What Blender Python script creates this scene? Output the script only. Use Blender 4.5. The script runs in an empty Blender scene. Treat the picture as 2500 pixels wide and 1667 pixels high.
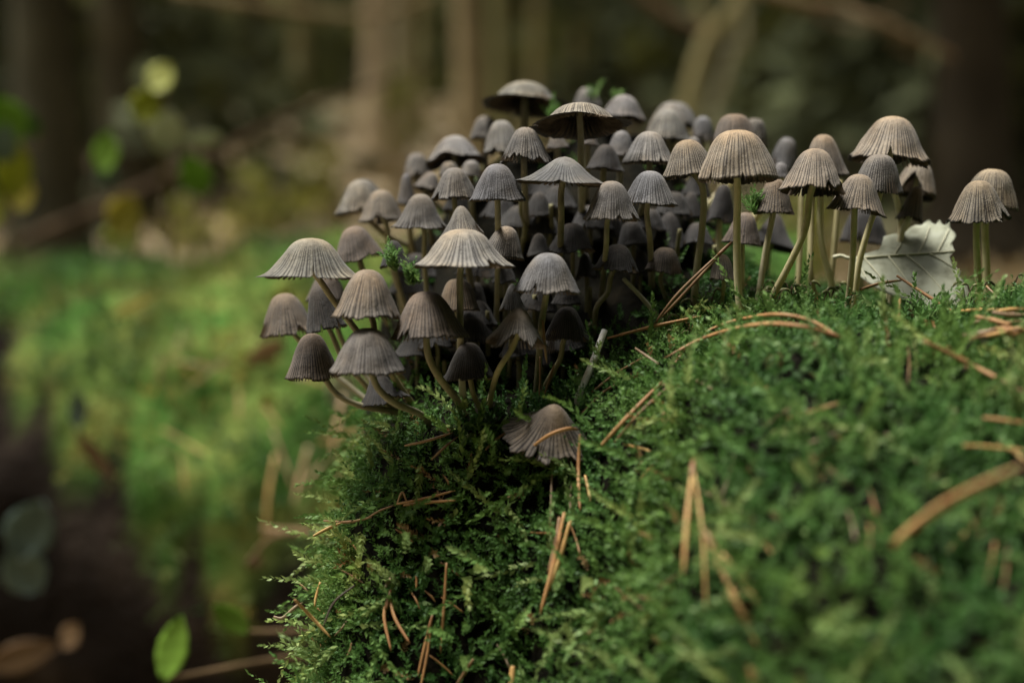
import bpy, math, random
import numpy as np
from mathutils import Vector, Matrix
from mathutils.bvhtree import BVHTree

rng = np.random.default_rng(7)
random.seed(7)
scene = bpy.context.scene
COL = scene.collection
R = math.radians

# ------------------------------------------------------------------ camera
CAMZ = 0.45
PITCH = 5.0
cam_data = bpy.data.cameras.new("camera")
cam = bpy.data.objects.new("camera", cam_data)
COL.objects.link(cam)
cam.location = (0, 0, CAMZ)
cam.rotation_euler = (R(90 - PITCH), 0, 0)
cam_data.sensor_width = 36
cam_data.lens = 50
cam_data.clip_start = 0.01
cam_data.clip_end = 300
cam_data.dof.use_dof = True
cam_data.dof.focus_distance = 0.325
cam_data.dof.aperture_fstop = 6.6
scene.camera = cam

# ------------------------------------------------------------------ sky, sun, exposure
SUN_EL, SUN_AZ = 73.0, -84.0        # azimuth measured from +Y (ahead of the camera), negative = to the left
world = bpy.data.worlds.new("World")
scene.world = world
world.use_nodes = True
wn = world.node_tree.nodes
wl = world.node_tree.links
sky = wn.new("ShaderNodeTexSky")
sky.sky_type = 'NISHITA'
sky.sun_disc = False
sky.sun_elevation = R(SUN_EL)
sky.sun_rotation = R(SUN_AZ)
sky.air_density = 1.0
sky.dust_density = 6.0
sky.ozone_density = 1.0
hs = wn.new("ShaderNodeHueSaturation")
hs.inputs["Saturation"].default_value = 0.22      # a clouded sky: the Nishita light with most of its blue gone
wl.new(sky.outputs[0], hs.inputs["Color"])
bg = wn["Background"]
bg.inputs[1].default_value = 0.065
wl.new(hs.outputs[0], bg.inputs[0])
sun_d = bpy.data.lights.new("sun", 'SUN')
sun_d.energy = 4.1
sun_d.angle = R(28)
sun_d.color = (1.0, 0.975, 0.92)
sun = bpy.data.objects.new("sun", sun_d)
COL.objects.link(sun)
az, el = R(SUN_AZ), R(SUN_EL)
sdir = Vector((math.sin(az) * math.cos(el), math.cos(az) * math.cos(el), math.sin(el)))
sun.rotation_euler = sdir.to_track_quat('Z', 'Y').to_euler()
sun.location = sdir * 30
vs = scene.view_settings
vs.view_transform = 'Standard'
vs.look = 'None'
vs.exposure = 1.1
vs.gamma = 1.0
scene.cycles.use_denoising = True
scene.cycles.max_bounces = 8
scene.cycles.transparent_max_bounces = 4
scene.cycles.sample_clamp_indirect = 4

# ------------------------------------------------------------------ helpers
FPX = 50 / 36 * 2500.0
cp, sp = math.cos(R(PITCH)), math.sin(R(PITCH))
def P(u, v, d):
    """a point at depth d (metres along the lens axis) seen at u, v of the 2500 x 1667 photograph"""
    x = (u - 1250) / FPX * d
    yu = (833.5 - v) / FPX * d
    return Vector((x, d * cp + yu * sp, CAMZ + yu * cp - d * sp))

def smooth(a, b, x):
    t = np.clip((x - a) / (b - a), 0, 1)
    return t * t * (3 - 2 * t)

_perm = np.random.default_rng(3).random((64, 64))
def vnoise(x, y):
    """smooth 2D value noise, vectorised"""
    x = np.asarray(x, float); y = np.asarray(y, float)
    xi = np.floor(x).astype(int); yi = np.floor(y).astype(int)
    fx = x - xi; fy = y - yi
    fx = fx * fx * (3 - 2 * fx); fy = fy * fy * (3 - 2 * fy)
    g = lambda i, j: _perm[i % 64, j % 64]
    return (g(xi, yi) * (1 - fx) * (1 - fy) + g(xi + 1, yi) * fx * (1 - fy) + g(xi, yi + 1) * (1 - fx) * fy + g(xi + 1, yi + 1) * fx * fy) - 0.5
def fbm(x, y, o=3):
    s = 0; a = 1.0
    for k in range(o):
        s = s + a * vnoise(np.asarray(x) * 2 ** k + 17 * k, np.asarray(y) * 2 ** k + 5 * k); a *= 0.5
    return s

def make_mesh(name, verts, faces, smooth_shade=True, attrs=None):
    """verts (n,3); faces (m,3) or (m,4) arrays or list of such arrays"""
    me = bpy.data.meshes.new(name)
    verts = np.ascontiguousarray(verts, dtype=np.float32)
    if isinstance(faces, np.ndarray): faces = [faces]
    faces = [np.asarray(f, dtype=np.int32) for f in faces if len(f)]
    nl = sum(f.size for f in faces); nf = sum(len(f) for f in faces)
    me.vertices.add(len(verts)); me.vertices.foreach_set("co", verts.ravel())
    me.loops.add(nl); me.loops.foreach_set("vertex_index", np.concatenate([f.ravel() for f in faces]))
    tot = np.concatenate([np.full(len(f), f.shape[1], np.int32) for f in faces])
    start = np.concatenate([[0], np.cumsum(tot)[:-1]]).astype(np.int32)
    me.polygons.add(nf); me.polygons.foreach_set("loop_start", start)
    me.update(calc_edges=True)
    me.polygons.foreach_set("use_smooth", smooth_shade if isinstance(smooth_shade, np.ndarray) else np.full(nf, smooth_shade))
    if attrs:
        for k, a in attrs.items():
            at = me.attributes.new(k, 'FLOAT', 'POINT')
            at.data.foreach_set("value", np.ascontiguousarray(a, dtype=np.float32))
    me.validate()
    return me

def link(name, me, mat=None, parent=None, loc=None, color=None):
    o = bpy.data.objects.new(name, me)
    COL.objects.link(o)
    if mat is not None and len(me.materials) == 0: me.materials.append(mat)
    if parent is not None: o.parent = parent
    if loc is not None: o.location = loc
    if color is not None: o.color = tuple(color) if len(color) == 4 else (color[0], color[1], color[2], 1)
    return o
def empty(name, loc):
    o = bpy.data.objects.new(name, None)
    COL.objects.link(o); o.location = loc; o.empty_display_size = 0.01
    return o
def tag(o, label=None, cat=None, group=None, kind=None):
    if label: o["label"] = label
    if cat: o["category"] = cat
    if group: o["group"] = group
    if kind: o["kind"] = kind
    return o

def catmull(pts, n):
    """n points along a smooth curve through pts"""
    p = [np.array(q, float) for q in pts]
    if len(p) == 2:
        return np.array([p[0] + (p[1] - p[0]) * t for t in np.linspace(0, 1, n)])
    p = [2 * p[0] - p[1]] + p + [2 * p[-1] - p[-2]]
    segs = len(p) - 3
    out = []
    for t in np.linspace(0, segs, n):
        i = min(int(t), segs - 1); f = t - i
        a, b, c, d = p[i], p[i + 1], p[i + 2], p[i + 3]
        out.append(0.5 * ((2 * b) + (-a + c) * f + (2 * a - 5 * b + 4 * c - d) * f * f + (-a + 3 * b - 3 * c + d) * f ** 3))
    return np.array(out)

def tube(path, radii, sides=10, flat=1.0, cap=True, rough=0.0):
    """verts, quads of a tube along path with radius per point"""
    path = np.asarray(path, float); n = len(path)
    tan = np.gradient(path, axis=0); tan /= np.linalg.norm(tan, axis=1)[:, None] + 1e-12
    ref = np.array([0.0, 1.0, 0.0]) if abs(tan[0][1]) < 0.8 else np.array([1.0, 0, 0])
    V = []
    nrm = np.cross(tan[0], ref); nrm /= np.linalg.norm(nrm)
    ang = np.linspace(0, 2 * math.pi, sides, endpoint=False)
    for i in range(n):
        nrm = nrm - tan[i] * np.dot(nrm, tan[i]); nrm /= np.linalg.norm(nrm) + 1e-12
        bn = np.cross(tan[i], nrm)
        rr = radii[i] * (1 + rough * (rng.random(sides) - 0.5))
        V.append(path[i] + np.outer(np.cos(ang) * rr, nrm) + np.outer(np.sin(ang) * rr * flat, bn))
    V = np.concatenate(V)
    q = []
    for i in range(n - 1):
        for s in range(sides):
            s2 = (s + 1) % sides
            q.append((i * sides + s, i * sides + s2, (i + 1) * sides + s2, (i + 1) * sides + s))
    tris = []
    if cap:
        V = np.vstack([V, path[0], path[-1]])
        a, b = n * sides, n * sides + 1
        for s in range(sides):
            s2 = (s + 1) % sides
            tris.append((a, s2, s)); tris.append((b, (n - 1) * sides + s, (n - 1) * sides + s2))
    return V, np.array(q), np.array(tris) if tris else np.zeros((0, 3), int)

# ------------------------------------------------------------------ materials
def new_mat(name):
    m = bpy.data.materials.new(name); m.use_nodes = True
    nt = m.node_tree
    return m, nt.nodes, nt.links, nt.nodes["Principled BSDF"]
def node(ns, typ, **kw):
    n = ns.new(typ)
    for k, v in kw.items(): setattr(n, k, v)
    return n
def noise(ns, ls, scale, detail=3, rough=0.55, coord="Object", vec=None):
    n = ns.new("ShaderNodeTexNoise"); n.inputs["Scale"].default_value = scale
    n.inputs["Detail"].default_value = detail; n.inputs["Roughness"].default_value = rough
    if vec is None:
        tc = ns.new("ShaderNodeTexCoord"); vec = tc.outputs[coord]
    ls.new(vec, n.inputs["Vector"])
    return n
def ramp(ns, ls, src, stops):
    r = ns.new("ShaderNodeValToRGB")
    el = r.color_ramp.elements
    while len(el) < len(stops): el.new(0.5)
    for e, (p, c) in zip(el, stops): e.position = p; e.color = (c[0], c[1], c[2], 1)
    ls.new(src, r.inputs[0])
    return r
def mix(ns, ls, a, b, fac, mode='MIX'):
    m = ns.new("ShaderNodeMix"); m.data_type = 'RGBA'; m.blend_type = mode
    for sock, val in ((m.inputs[0], fac), (m.inputs[6], a), (m.inputs[7], b)):
        if hasattr(val, "links"): ls.new(val, sock)
        elif isinstance(val, (int, float)): sock.default_value = val
        else: sock.default_value = (val[0], val[1], val[2], 1)
    return m.outputs[2]
def math_n(ns, ls, op, a, b=0.0, clamp=False):
    m = ns.new("ShaderNodeMath"); m.operation = op; m.use_clamp = clamp
    for sock, val in ((m.inputs[0], a), (m.inputs[1], b)):
        if hasattr(val, "links"): ls.new(val, sock)
        else: sock.default_value = val
    return m.outputs[0]
def bump(ns, ls, bsdf, h, strength, dist):
    b = ns.new("ShaderNodeBump"); b.inputs["Strength"].default_value = strength; b.inputs["Distance"].default_value = dist
    ls.new(h, b.inputs["Height"]); ls.new(b.outputs[0], bsdf.inputs["Normal"])

def mat_cap():
    m, ns, ls, b = new_mat("mushroom_cap_skin")
    oi = ns.new("ShaderNodeObjectInfo")
    t = node(ns, "ShaderNodeAttribute", attribute_name="radial").outputs["Fac"]
    g = node(ns, "ShaderNodeAttribute", attribute_name="groove").outputs["Fac"]
    tint = oi.outputs["Color"]
    apex = mix(ns, ls, tint, mix(ns, ls, (1.32, 1.32, 1.34), (1.2, 1.03, 0.8), oi.outputs['Alpha']), 1.0, 'MULTIPLY')  # cool apex tint paints a silvery sheen; warm one is skin colour
    n1 = noise(ns, ls, 160, 3)
    tt = math_n(ns, ls, 'ADD', t, math_n(ns, ls, 'MULTIPLY', math_n(ns, ls, 'SUBTRACT', n1.outputs[0], 0.5), 0.5))
    ar = ramp(ns, ls, tt, [(0.12, (1, 1, 1)), (0.55, (0, 0, 0))])
    base = mix(ns, ls, tint, apex, ar.outputs[0])
    # blotches of bluish and of brown
    n2 = noise(ns, ls, 110, 2)
    bl = ramp(ns, ls, n2.outputs[0], [(0.35, (0.80, 0.84, 0.92)), (0.5, (1, 1, 1)), (0.68, (1.12, 1.0, 0.84))])
    base = mix(ns, ls, base, bl.outputs[0], 0.85, 'MULTIPLY')
    # mealy grains
    n3 = noise(ns, ls, 3600, 2, 0.7)
    gr = ramp(ns, ls, n3.outputs[0], [(0.38, (0.72, 0.72, 0.72)), (0.62, (1.22, 1.21, 1.19))])
    base = mix(ns, ls, base, gr.outputs[0], 0.8, 'MULTIPLY')
    # gill lines showing through the thin skin of the furrows, broken up by the grain
    n4 = noise(ns, ls, 900, 3, 0.7)
    brk = ramp(ns, ls, n4.outputs[0], [(0.30, (0.35, 0.35, 0.35)), (0.55, (1, 1, 1))])
    gf = math_n(ns, ls, 'MULTIPLY', math_n(ns, ls, 'MULTIPLY', math_n(ns, ls, 'POWER', g, 1.1), 2.2), brk.outputs[0], True)
    dark = mix(ns, ls, base, (0.13, 0.115, 0.11), 1.0, 'MULTIPLY')
    base = mix(ns, ls, mix(ns, ls, base, (1.16, 1.15, 1.13), 1.0, 'MULTIPLY'), dark, gf)
    n5 = noise(ns, ls, 420, 4, 0.65)
    sp_ = ramp(ns, ls, n5.outputs[0], [(0.63, (0, 0, 0)), (0.70, (1, 1, 1))])
    base = mix(ns, ls, base, (0.035, 0.026, 0.018), math_n(ns, ls, 'MULTIPLY', sp_.outputs[0], 0.55))
    n6 = noise(ns, ls, 240, 4, 0.6)
    dm = ramp(ns, ls, n6.outputs[0], [(0.34, (0.62, 0.60, 0.58)), (0.52, (1.05, 1.05, 1.05))])
    base = mix(ns, ls, base, dm.outputs[0], 0.9, 'MULTIPLY')
    rimr = ramp(ns, ls, t, [(0.965, (0, 0, 0)), (1.0, (1, 1, 1))])
    base = mix(ns, ls, base, (0.05, 0.042, 0.036), math_n(ns, ls, 'MULTIPLY', rimr.outputs[0], 0.55))
    ls.new(base, b.inputs["Base Color"])
    b.inputs["Roughness"].default_value = 0.72
    b.inputs["Specular IOR Level"].default_value = 0.28
    b.inputs["Sheen Weight"].default_value = 0.12
    b.inputs["Sheen Roughness"].default_value = 0.5
    bump(ns, ls, b, math_n(ns, ls, 'ADD', n3.outputs[0], math_n(ns, ls, 'MULTIPLY', n4.outputs[0], 1.5)), 0.5, 0.0003)
    tr = ns.new("ShaderNodeBsdfTranslucent"); ls.new(base, tr.inputs[0])
    ms = ns.new("ShaderNodeMixShader"); ms.inputs[0].default_value = 0.12
    ls.new(b.outputs[0], ms.inputs[1]); ls.new(tr.outputs[0], ms.inputs[2])
    ls.new(ms.outputs[0], ns["Material Output"].inputs[0])
    return m

def mat_simple(name, c1, c2, scale, rough=0.7, bumpd=0.0, detail=4, c3=None, objcol=False, spec=0.3, trans=0.0, island=0.0):
    """two or three colour noise over the object; optional object colour, per-island variety, translucency"""
    m, ns, ls, b = new_mat(name)
    n = noise(ns, ls, scale, detail)
    st = [(0.3, c1), (0.68, c2)] if c3 is None else [(0.25, c1), (0.5, c2), (0.75, c3)]
    col = ramp(ns, ls, n.outputs[0], st).outputs[0]
    if objcol:
        oi = ns.new("ShaderNodeObjectInfo")
        col = mix(ns, ls, col, oi.outputs["Color"], 1.0, 'MULTIPLY')
    if island:
        ge = ns.new("ShaderNodeNewGeometry")
        ir = ramp(ns, ls, ge.outputs["Random Per Island"], [(0, (1 - island,) * 3), (1, (1 + island, 1 + island, 1 + island * 0.6))])
        col = mix(ns, ls, col, ir.outputs[0], 1.0, 'MULTIPLY')
    ls.new(col, b.inputs["Base Color"])
    b.inputs["Roughness"].default_value = rough
    b.inputs["Specular IOR Level"].default_value = spec
    if bumpd: bump(ns, ls, b, n.outputs[0], 0.6, bumpd)
    if trans:
        tr = ns.new("ShaderNodeBsdfTranslucent"); ls.new(col, tr.inputs[0])
        ms = ns.new("ShaderNodeMixShader"); ms.inputs[0].default_value = trans
        ls.new(b.outputs[0], ms.inputs[1]); ls.new(tr.outputs[0], ms.inputs[2])
        ls.new(ms.outputs[0], ns["Material Output"].inputs[0])
    return m

def mat_moss(name, stops, patch_scale, patch_cols, trans=0.3, rough=0.5, spec=0.2):
    """colour per shoot (attribute shoot), soft patches of older and younger moss over it"""
    m, ns, ls, b = new_mat(name)
    s = node(ns, "ShaderNodeAttribute", attribute_name="shoot").outputs["Fac"]
    col = ramp(ns, ls, s, stops).outputs[0]
    n = noise(ns, ls, patch_scale, 3)
    pc = ramp(ns, ls, n.outputs[0], patch_cols).outputs[0]
    col = mix(ns, ls, col, pc, 1.0, 'MULTIPLY')
    ls.new(col, b.inputs["Base Color"])
    b.inputs["Roughness"].default_value = rough
    b.inputs["Specular IOR Level"].default_value = spec
    tr = ns.new("ShaderNodeBsdfTranslucent"); ls.new(col, tr.inputs[0])
    ms = ns.new("ShaderNodeMixShader"); ms.inputs[0].default_value = trans
    ls.new(b.outputs[0], ms.inputs[1]); ls.new(tr.outputs[0], ms.inputs[2])
    ls.new(ms.outputs[0], ns["Material Output"].inputs[0])
    return m

M = {}
M['cap'] = mat_cap()
M['gill'] = mat_simple("mushroom_gill", (0.06, 0.045, 0.033), (0.20, 0.15, 0.10), 300, 0.8, trans=0.25)
M['stem'] = mat_simple("capless_mushroom", (0.42, 0.37, 0.18), (0.62, 0.57, 0.36), 220, 0.55, 0.00012, c3=(0.50, 0.45, 0.23), objcol=True, trans=0.22)
M['shaded_wood'] = mat_simple("rotten_wood_shaded", (0.002, 0.002, 0.0012), (0.0055, 0.005, 0.003), 140, 0.95, 0.003, 6, c3=(0.014, 0.011, 0.006), spec=0.06)  # base colour pushed to near black, standing in for shade in the hollow
M['needle'] = mat_simple("dry_needle", (0.16, 0.075, 0.032), (0.34, 0.175, 0.068), 130, 0.5, 0.0002, c3=(0.40, 0.25, 0.11), objcol=True)
M['moss'] = mat_moss("moss_green",
    [(0.0, (0.030, 0.070, 0.016)), (0.45, (0.066, 0.146, 0.033)), (0.8, (0.124, 0.222, 0.060)), (0.95, (0.24, 0.31, 0.11)), (1.0, (0.20, 0.12, 0.05))],
    38, [(0.3, (0.65, 0.82, 0.8)), (0.48, (1, 1, 0.95)), (0.63, (1.15, 1.08, 0.9)), (0.76, (1.7, 1.15, 0.9))])
M['moss_far'] = mat_moss("moss_yellow_green",
    [(0.0, (0.025, 0.066, 0.014)), (0.45, (0.064, 0.12, 0.026)), (0.8, (0.135, 0.16, 0.042)), (1.0, (0.26, 0.17, 0.05))],
    10, [(0.32, (0.5, 0.8, 0.7)), (0.48, (1, 1, 1)), (0.64, (2.2, 1.3, 0.8))])
M['bark_dark'] = mat_simple("rotten_bark", (0.005, 0.004, 0.003), (0.013, 0.010, 0.008), 18, 0.95, 0.004, 6, c3=(0.04, 0.03, 0.022), spec=0.06)
def mat_log():
    m, ns, ls, b = new_mat("log_bark_and_moss")
    n = noise(ns, ls, 18, 6)
    bark = ramp(ns, ls, n.outputs[0], [(0.25, (0.005, 0.004, 0.003)), (0.5, (0.013, 0.010, 0.008)), (0.75, (0.04, 0.03, 0.022))]).outputs[0]
    n2 = noise(ns, ls, 26, 5)
    mo_ = ramp(ns, ls, n2.outputs[0], [(0.25, (0.02, 0.065, 0.012)), (0.45, (0.065, 0.135, 0.028)), (0.6, (0.15, 0.18, 0.045)), (0.75, (0.25, 0.17, 0.05))]).outputs[0]
    c = node(ns, "ShaderNodeAttribute", attribute_name="cover").outputs["Fac"]
    ls.new(mix(ns, ls, bark, mo_, c), b.inputs["Base Color"])
    b.inputs["Roughness"].default_value = 1.0
    b.inputs["Specular IOR Level"].default_value = 0.0
    n3 = noise(ns, ls, 220, 5)
    bump(ns, ls, b, n3.outputs[0], 0.9, 0.006)
    return m
M['log'] = mat_log()
M['bark_tan'] = mat_simple("bark_tan", (0.30, 0.235, 0.14), (0.47, 0.375, 0.24), 6, 0.9, 0.01, 6, objcol=True, spec=0.06)
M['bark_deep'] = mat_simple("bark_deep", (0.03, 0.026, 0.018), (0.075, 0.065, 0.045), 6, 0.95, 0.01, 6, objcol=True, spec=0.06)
M['litter_floor'] = mat_simple("forest_floor_litter", (0.13, 0.11, 0.065), (0.34, 0.27, 0.175), 1.5, 0.95, 0.02, 8, c3=(0.10, 0.115, 0.045), spec=0.06)
M['litter'] = mat_simple("fallen_leaf_litter", (0.13, 0.10, 0.05), (0.32, 0.24, 0.14), 3.0, 0.9, 0, 3, c3=(0.14, 0.13, 0.045), island=0.5, trans=0.2)
M['leafy'] = mat_simple("forest_foliage", (0.11, 0.125, 0.05), (0.23, 0.235, 0.10), 0.6, 0.8, 0, 3, island=0.5, trans=0.3)
M['spruce'] = mat_simple("spruce_needles", (0.06, 0.07, 0.032), (0.12, 0.135, 0.065), 1.2, 0.8, 0, 3, island=0.4, trans=0.1)
M['leaf'] = mat_simple("living_leaf", (0.85, 0.85, 0.85), (1.1, 1.1, 1.0), 60, 0.5, 0.0003, objcol=True, trans=0.45)
M['deadleaf'] = mat_simple("pale_dead_leaf", (0.17, 0.17, 0.11), (0.35, 0.36, 0.265), 260, 0.75, 0.0003, 7, c3=(0.41, 0.42, 0.33), trans=0.2)
M['vein'] = mat_simple('leaf_vein', (0.42, 0.41, 0.28), (0.55, 0.53, 0.38), 300, 0.7)
M['twig'] = mat_simple("twig_bark", (0.05, 0.036, 0.022), (0.13, 0.095, 0.06), 60, 0.9, 0.001, 5, objcol=True, spec=0.06)
M['seta'] = mat_simple("moss_stalk", (0.035, 0.02, 0.012), (0.09, 0.05, 0.02), 400, 0.6)
M['capsule'] = mat_simple("moss_capsule", (0.08, 0.10, 0.03), (0.16, 0.15, 0.06), 500, 0.4)

# ------------------------------------------------------------------ forest floor
def ground_h(x, y):
    x = np.asarray(x, float); y = np.asarray(y, float)
    s = np.clip(y - 1.1, 0, None)
    h = 0.145 * s - 0.0022 * s * s * (s < 24) - (s >= 24) * (0.0022 * 24 * 24 - 0.03 * (s - 24))
    side = 0.03 * np.clip(np.abs(x) - 4, 0, None)
    h = h + 0.018 * np.clip(y - 13, 0, None) ** 2 * (y < 60) + (y >= 60) * 0.018 * 47 ** 2
    return h + side + 0.10 * fbm(x * 0.8, y * 0.8, 4) * smooth(0.6, 2.0, np.hypot(x, y)) * (1 + 0.06 * s)

gx = np.concatenate([np.linspace(-60, -6, 28), np.linspace(-5.8, 5.8, 100), np.linspace(6, 60, 28)])
gy = np.concatenate([np.linspace(-40, -2, 16), np.linspace(-1.8, 12, 120), np.linspace(12.5, 80, 40)])
X, Y = np.meshgrid(gx, gy, indexing='ij')
V = np.stack([X, Y, ground_h(X, Y)], -1).reshape(-1, 3)
ny = len(gy)
I = np.arange(len(gx) * ny).reshape(len(gx), ny)
Q = np.stack([I[:-1, :-1], I[1:, :-1], I[1:, 1:], I[:-1, 1:]], -1).reshape(-1, 4)
floor = link("forest_floor", make_mesh("forest_floor", V, Q), M['litter_floor'])
tag(floor, "brown leaf covered forest floor rising behind the stump", kind="structure")

# ------------------------------------------------------------------ the mossy stump
def core_h(x, y):
    ex = np.abs((x - 0.009) / 0.047) ** 3 + np.abs((y - 0.424) / 0.066) ** 3
    e2 = np.abs((x + 0.024) / 0.026) ** 3 + np.abs((y - 0.414) / 0.040) ** 3
    return np.maximum(0.066 * np.exp(-ex), 0.052 * np.exp(-e2))
def stump_h(x, y):
    x = np.asarray(x, float); y = np.asarray(y, float)
    k = smooth(-0.01, 0.052, x)
    lvl = 0.402 + 0.0240 * smooth(0.004, 0.056, x) - 0.006 * smooth(0.10, 0.25, x)
    ye = 0.326 - 0.017 * smooth(-0.02, 0.05, x)
    a = 1.25 * (1 - k) + 0.16 * k
    b = 26.0 * (1 - k) ** 2 + 3.3
    t = np.clip(ye - y, 0, None)
    # softened edge so the brow is round
    drop = a * (np.sqrt(t * t + 0.00001) - 0.00316) + b * t * t
    l = np.clip(-0.018 - x, 0, None)
    drop = drop + (0.5 * l + 36 * l * l + 0.03 * np.clip(l / 0.026, 0, 2) ** 8) 
    r = np.clip(x - 0.26, 0, None)
    drop = drop + 12 * r * r
    bk = np.clip(y - (0.40 + 0.02 * k), 0, None)
    drop = drop + 9.0 * bk * bk
    h = lvl - drop + core_h(x, y)
    h = h + 0.006 * fbm(x * 45 + 3, y * 45, 3) + 0.0035 * fbm(x * 130, y * 130, 2)
    return np.maximum(h, ground_h(x, y) - 0.02)
sx = np.arange(-0.13, 0.46, 0.0022); sy = np.arange(0.06, 0.66, 0.0022)
X, Y = np.meshgrid(sx, sy, indexing='ij')
SV = np.stack([X, Y, stump_h(X, Y)], -1).reshape(-1, 3)
I = np.arange(len(sx) * len(sy)).reshape(len(sx), len(sy))
SQ = np.stack([I[:-1, :-1], I[1:, :-1], I[1:, 1:], I[:-1, 1:]], -1).reshape(-1, 4)
stump = link("mossy_stump", make_mesh("mossy_stump", SV, SQ), M['shaded_wood'])
tag(stump, "rotten tree stump cushioned in dark green moss, carrying the mushroom cluster", "stump")
BVH = BVHTree.FromPolygons([tuple(v) for v in SV.tolist()], [tuple(q) for q in SQ.tolist()])
CAMP = Vector((0, 0, CAMZ))
_TT = np.arange(0.12, 0.9, 0.0012)
def surf(u, v, lift=0.004, dmax=1.2):
    """the point seen at u, v that clears the stump's surface by lift"""
    dr = np.array((P(u, v, 1.0) - CAMP).normalized())
    q = np.array(CAMP)[None] + _TT[:, None] * dr
    h = stump_h(q[:, 0], q[:, 1])
    e = 0.0015
    gx_ = (stump_h(q[:, 0] + e, q[:, 1]) - h) / e; gy_ = (stump_h(q[:, 0], q[:, 1] + e) - h) / e
    cl = (q[:, 2] - h) / np.sqrt(1 + gx_ ** 2 + gy_ ** 2)
    k = np.nonzero(cl < lift)[0]
    if len(k) == 0 or _TT[k[0]] > 0.6: return None
    return Vector(q[k[0]])
def sh(x, y): return float(stump_h(x, y))

# ------------------------------------------------------------------ moss builder
def moss_geometry(pts, nrm, length, leaf_len, leaf_w, leaves, up=0.35, spread=0.75, appress=0.55, shade=None):
    """shoots of overlapping little leaves: returns verts, quads, shoot attribute"""
    n = len(pts)
    d = nrm * 0.6 + np.array([0, 0, up]) + (rng.random((n, 3)) - 0.5) * 2 * spread
    d /= np.linalg.norm(d, axis=1)[:, None]
    bend = (rng.random((n, 3)) - 0.5) * 1.1 + np.array([0, 0, -0.25])
    L = length[:, None]
    ref = rng.random((n, 3)) - 0.5
    s = np.cross(d, ref); s /= np.linalg.norm(s, axis=1)[:, None] + 1e-9
    w = np.cross(d, s)
    V = np.empty((n, leaves, 4, 3), np.float32)
    for k in range(leaves):
        f = (k + 0.4) / leaves
        base = pts + d * L * f + bend * L * f * f * 0.45
        tang = d + bend * f * 0.9
        tang /= np.linalg.norm(tang, axis=1)[:, None]
        phi = k * 2.4 + rng.random(n) * 0.9
        rad = s * np.cos(phi)[:, None] + w * np.sin(phi)[:, None]
        ap = appress + 0.35 * (rng.random(n)[:, None] - 0.5) + (0.35 if k >= leaves - 3 else 0)
        out = tang * ap + rad * (1 - ap * 0.5)
        out /= np.linalg.norm(out, axis=1)[:, None]
        sd = np.cross(out, tang); sd /= np.linalg.norm(sd, axis=1)[:, None] + 1e-9
        sz = (leaf_len * (0.65 + 0.7 * rng.random(n)) * (1.0 - 0.45 * f))[:, None]
        wd = sz / leaf_len * leaf_w
        V[:, k, 0] = base
        V[:, k, 1] = base + out * sz * 0.45 + sd * wd * 0.5
        V[:, k, 2] = base + out * sz + tang * sz * 0.12
        V[:, k, 3] = base + out * sz * 0.45 - sd * wd * 0.5
    V = V.reshape(-1, 3)
    Q = np.arange(len(V), dtype=np.int32).reshape(-1, 4)
    sv = rng.random(n) if shade is None else shade
    att = np.repeat(sv, leaves * 4)
    return V, Q, att

def sample_tris(V, Q, weight, n):
    """n random points on quads, weighted; returns positions and normals"""
    a, b, c, d = (V[Q[:, i]] for i in range(4))
    nr = np.cross(c - a, d - b); ar = np.linalg.norm(nr, axis=1)
    nr = nr / (ar[:, None] + 1e-12); nr *= np.sign(nr[:, 2:3] + 1e-9)
    w = ar * weight; w = w / w.sum()
    idx = rng.choice(len(Q), n, p=w)
    u = rng.random((n, 1)); v = rng.random((n, 1))
    p = a[idx] * (1 - u) * (1 - v) + b[idx] * u * (1 - v) + c[idx] * u * v + d[idx] * (1 - u) * v
    return p, nr[idx]

# moss on the stump: dense where the eye can reach, thin on the bare core under the mushrooms
cen = SV[SQ].mean(1)
cx, cy, cz = cen[:, 0], cen[:, 1], cen[:, 2]
inview = ((cx > -0.085) & (cx < 0.20) & (cy > 0.15) & (cy < 0.44)).astype(float)
corem = smooth(0.006, 0.03, core_h(cx, cy))
hollow = np.exp(-(((cx - 0.002) / 0.040) ** 4 + ((cy - 0.358) / 0.028) ** 4))  # moss thinned here; the bared near-black core imitates shade
wt = (0.05 + inview) * (1 - 0.97 * corem) * (1 - 0.93 * hollow) * (cz > 0.24)
clump = 0.35 + smooth(-0.35, 0.35, fbm(cx * 160, cy * 160 + cz * 160, 2)) * 0.8
p, nn = sample_tris(SV, SQ, wt * clump, 28000)
hf = fbm(p[:, 0] * 70, p[:, 1] * 70 + p[:, 2] * 60, 2)
ln = (0.0042 + 0.0048 * rng.random(len(p))) * (1 + 0.5 * hf)
ridge = smooth(0.32, 0.36, p[:, 1]) * smooth(0.03, 0.05, p[:, 0])
ln *= 1 - 0.45 * ridge
shade = np.clip(0.45 + 0.55 * fbm(p[:, 0] * 90 + 9, p[:, 1] * 90 + p[:, 2] * 90, 2) + 0.42 * (rng.random(len(p)) - 0.45), 0.0, 0.96)
shade[rng.random(len(p)) < 0.03] = 1.0
V1, Q1, A1 = moss_geometry(p, nn, ln, 0.00140, 0.00072, 21, shade=shade)
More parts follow.
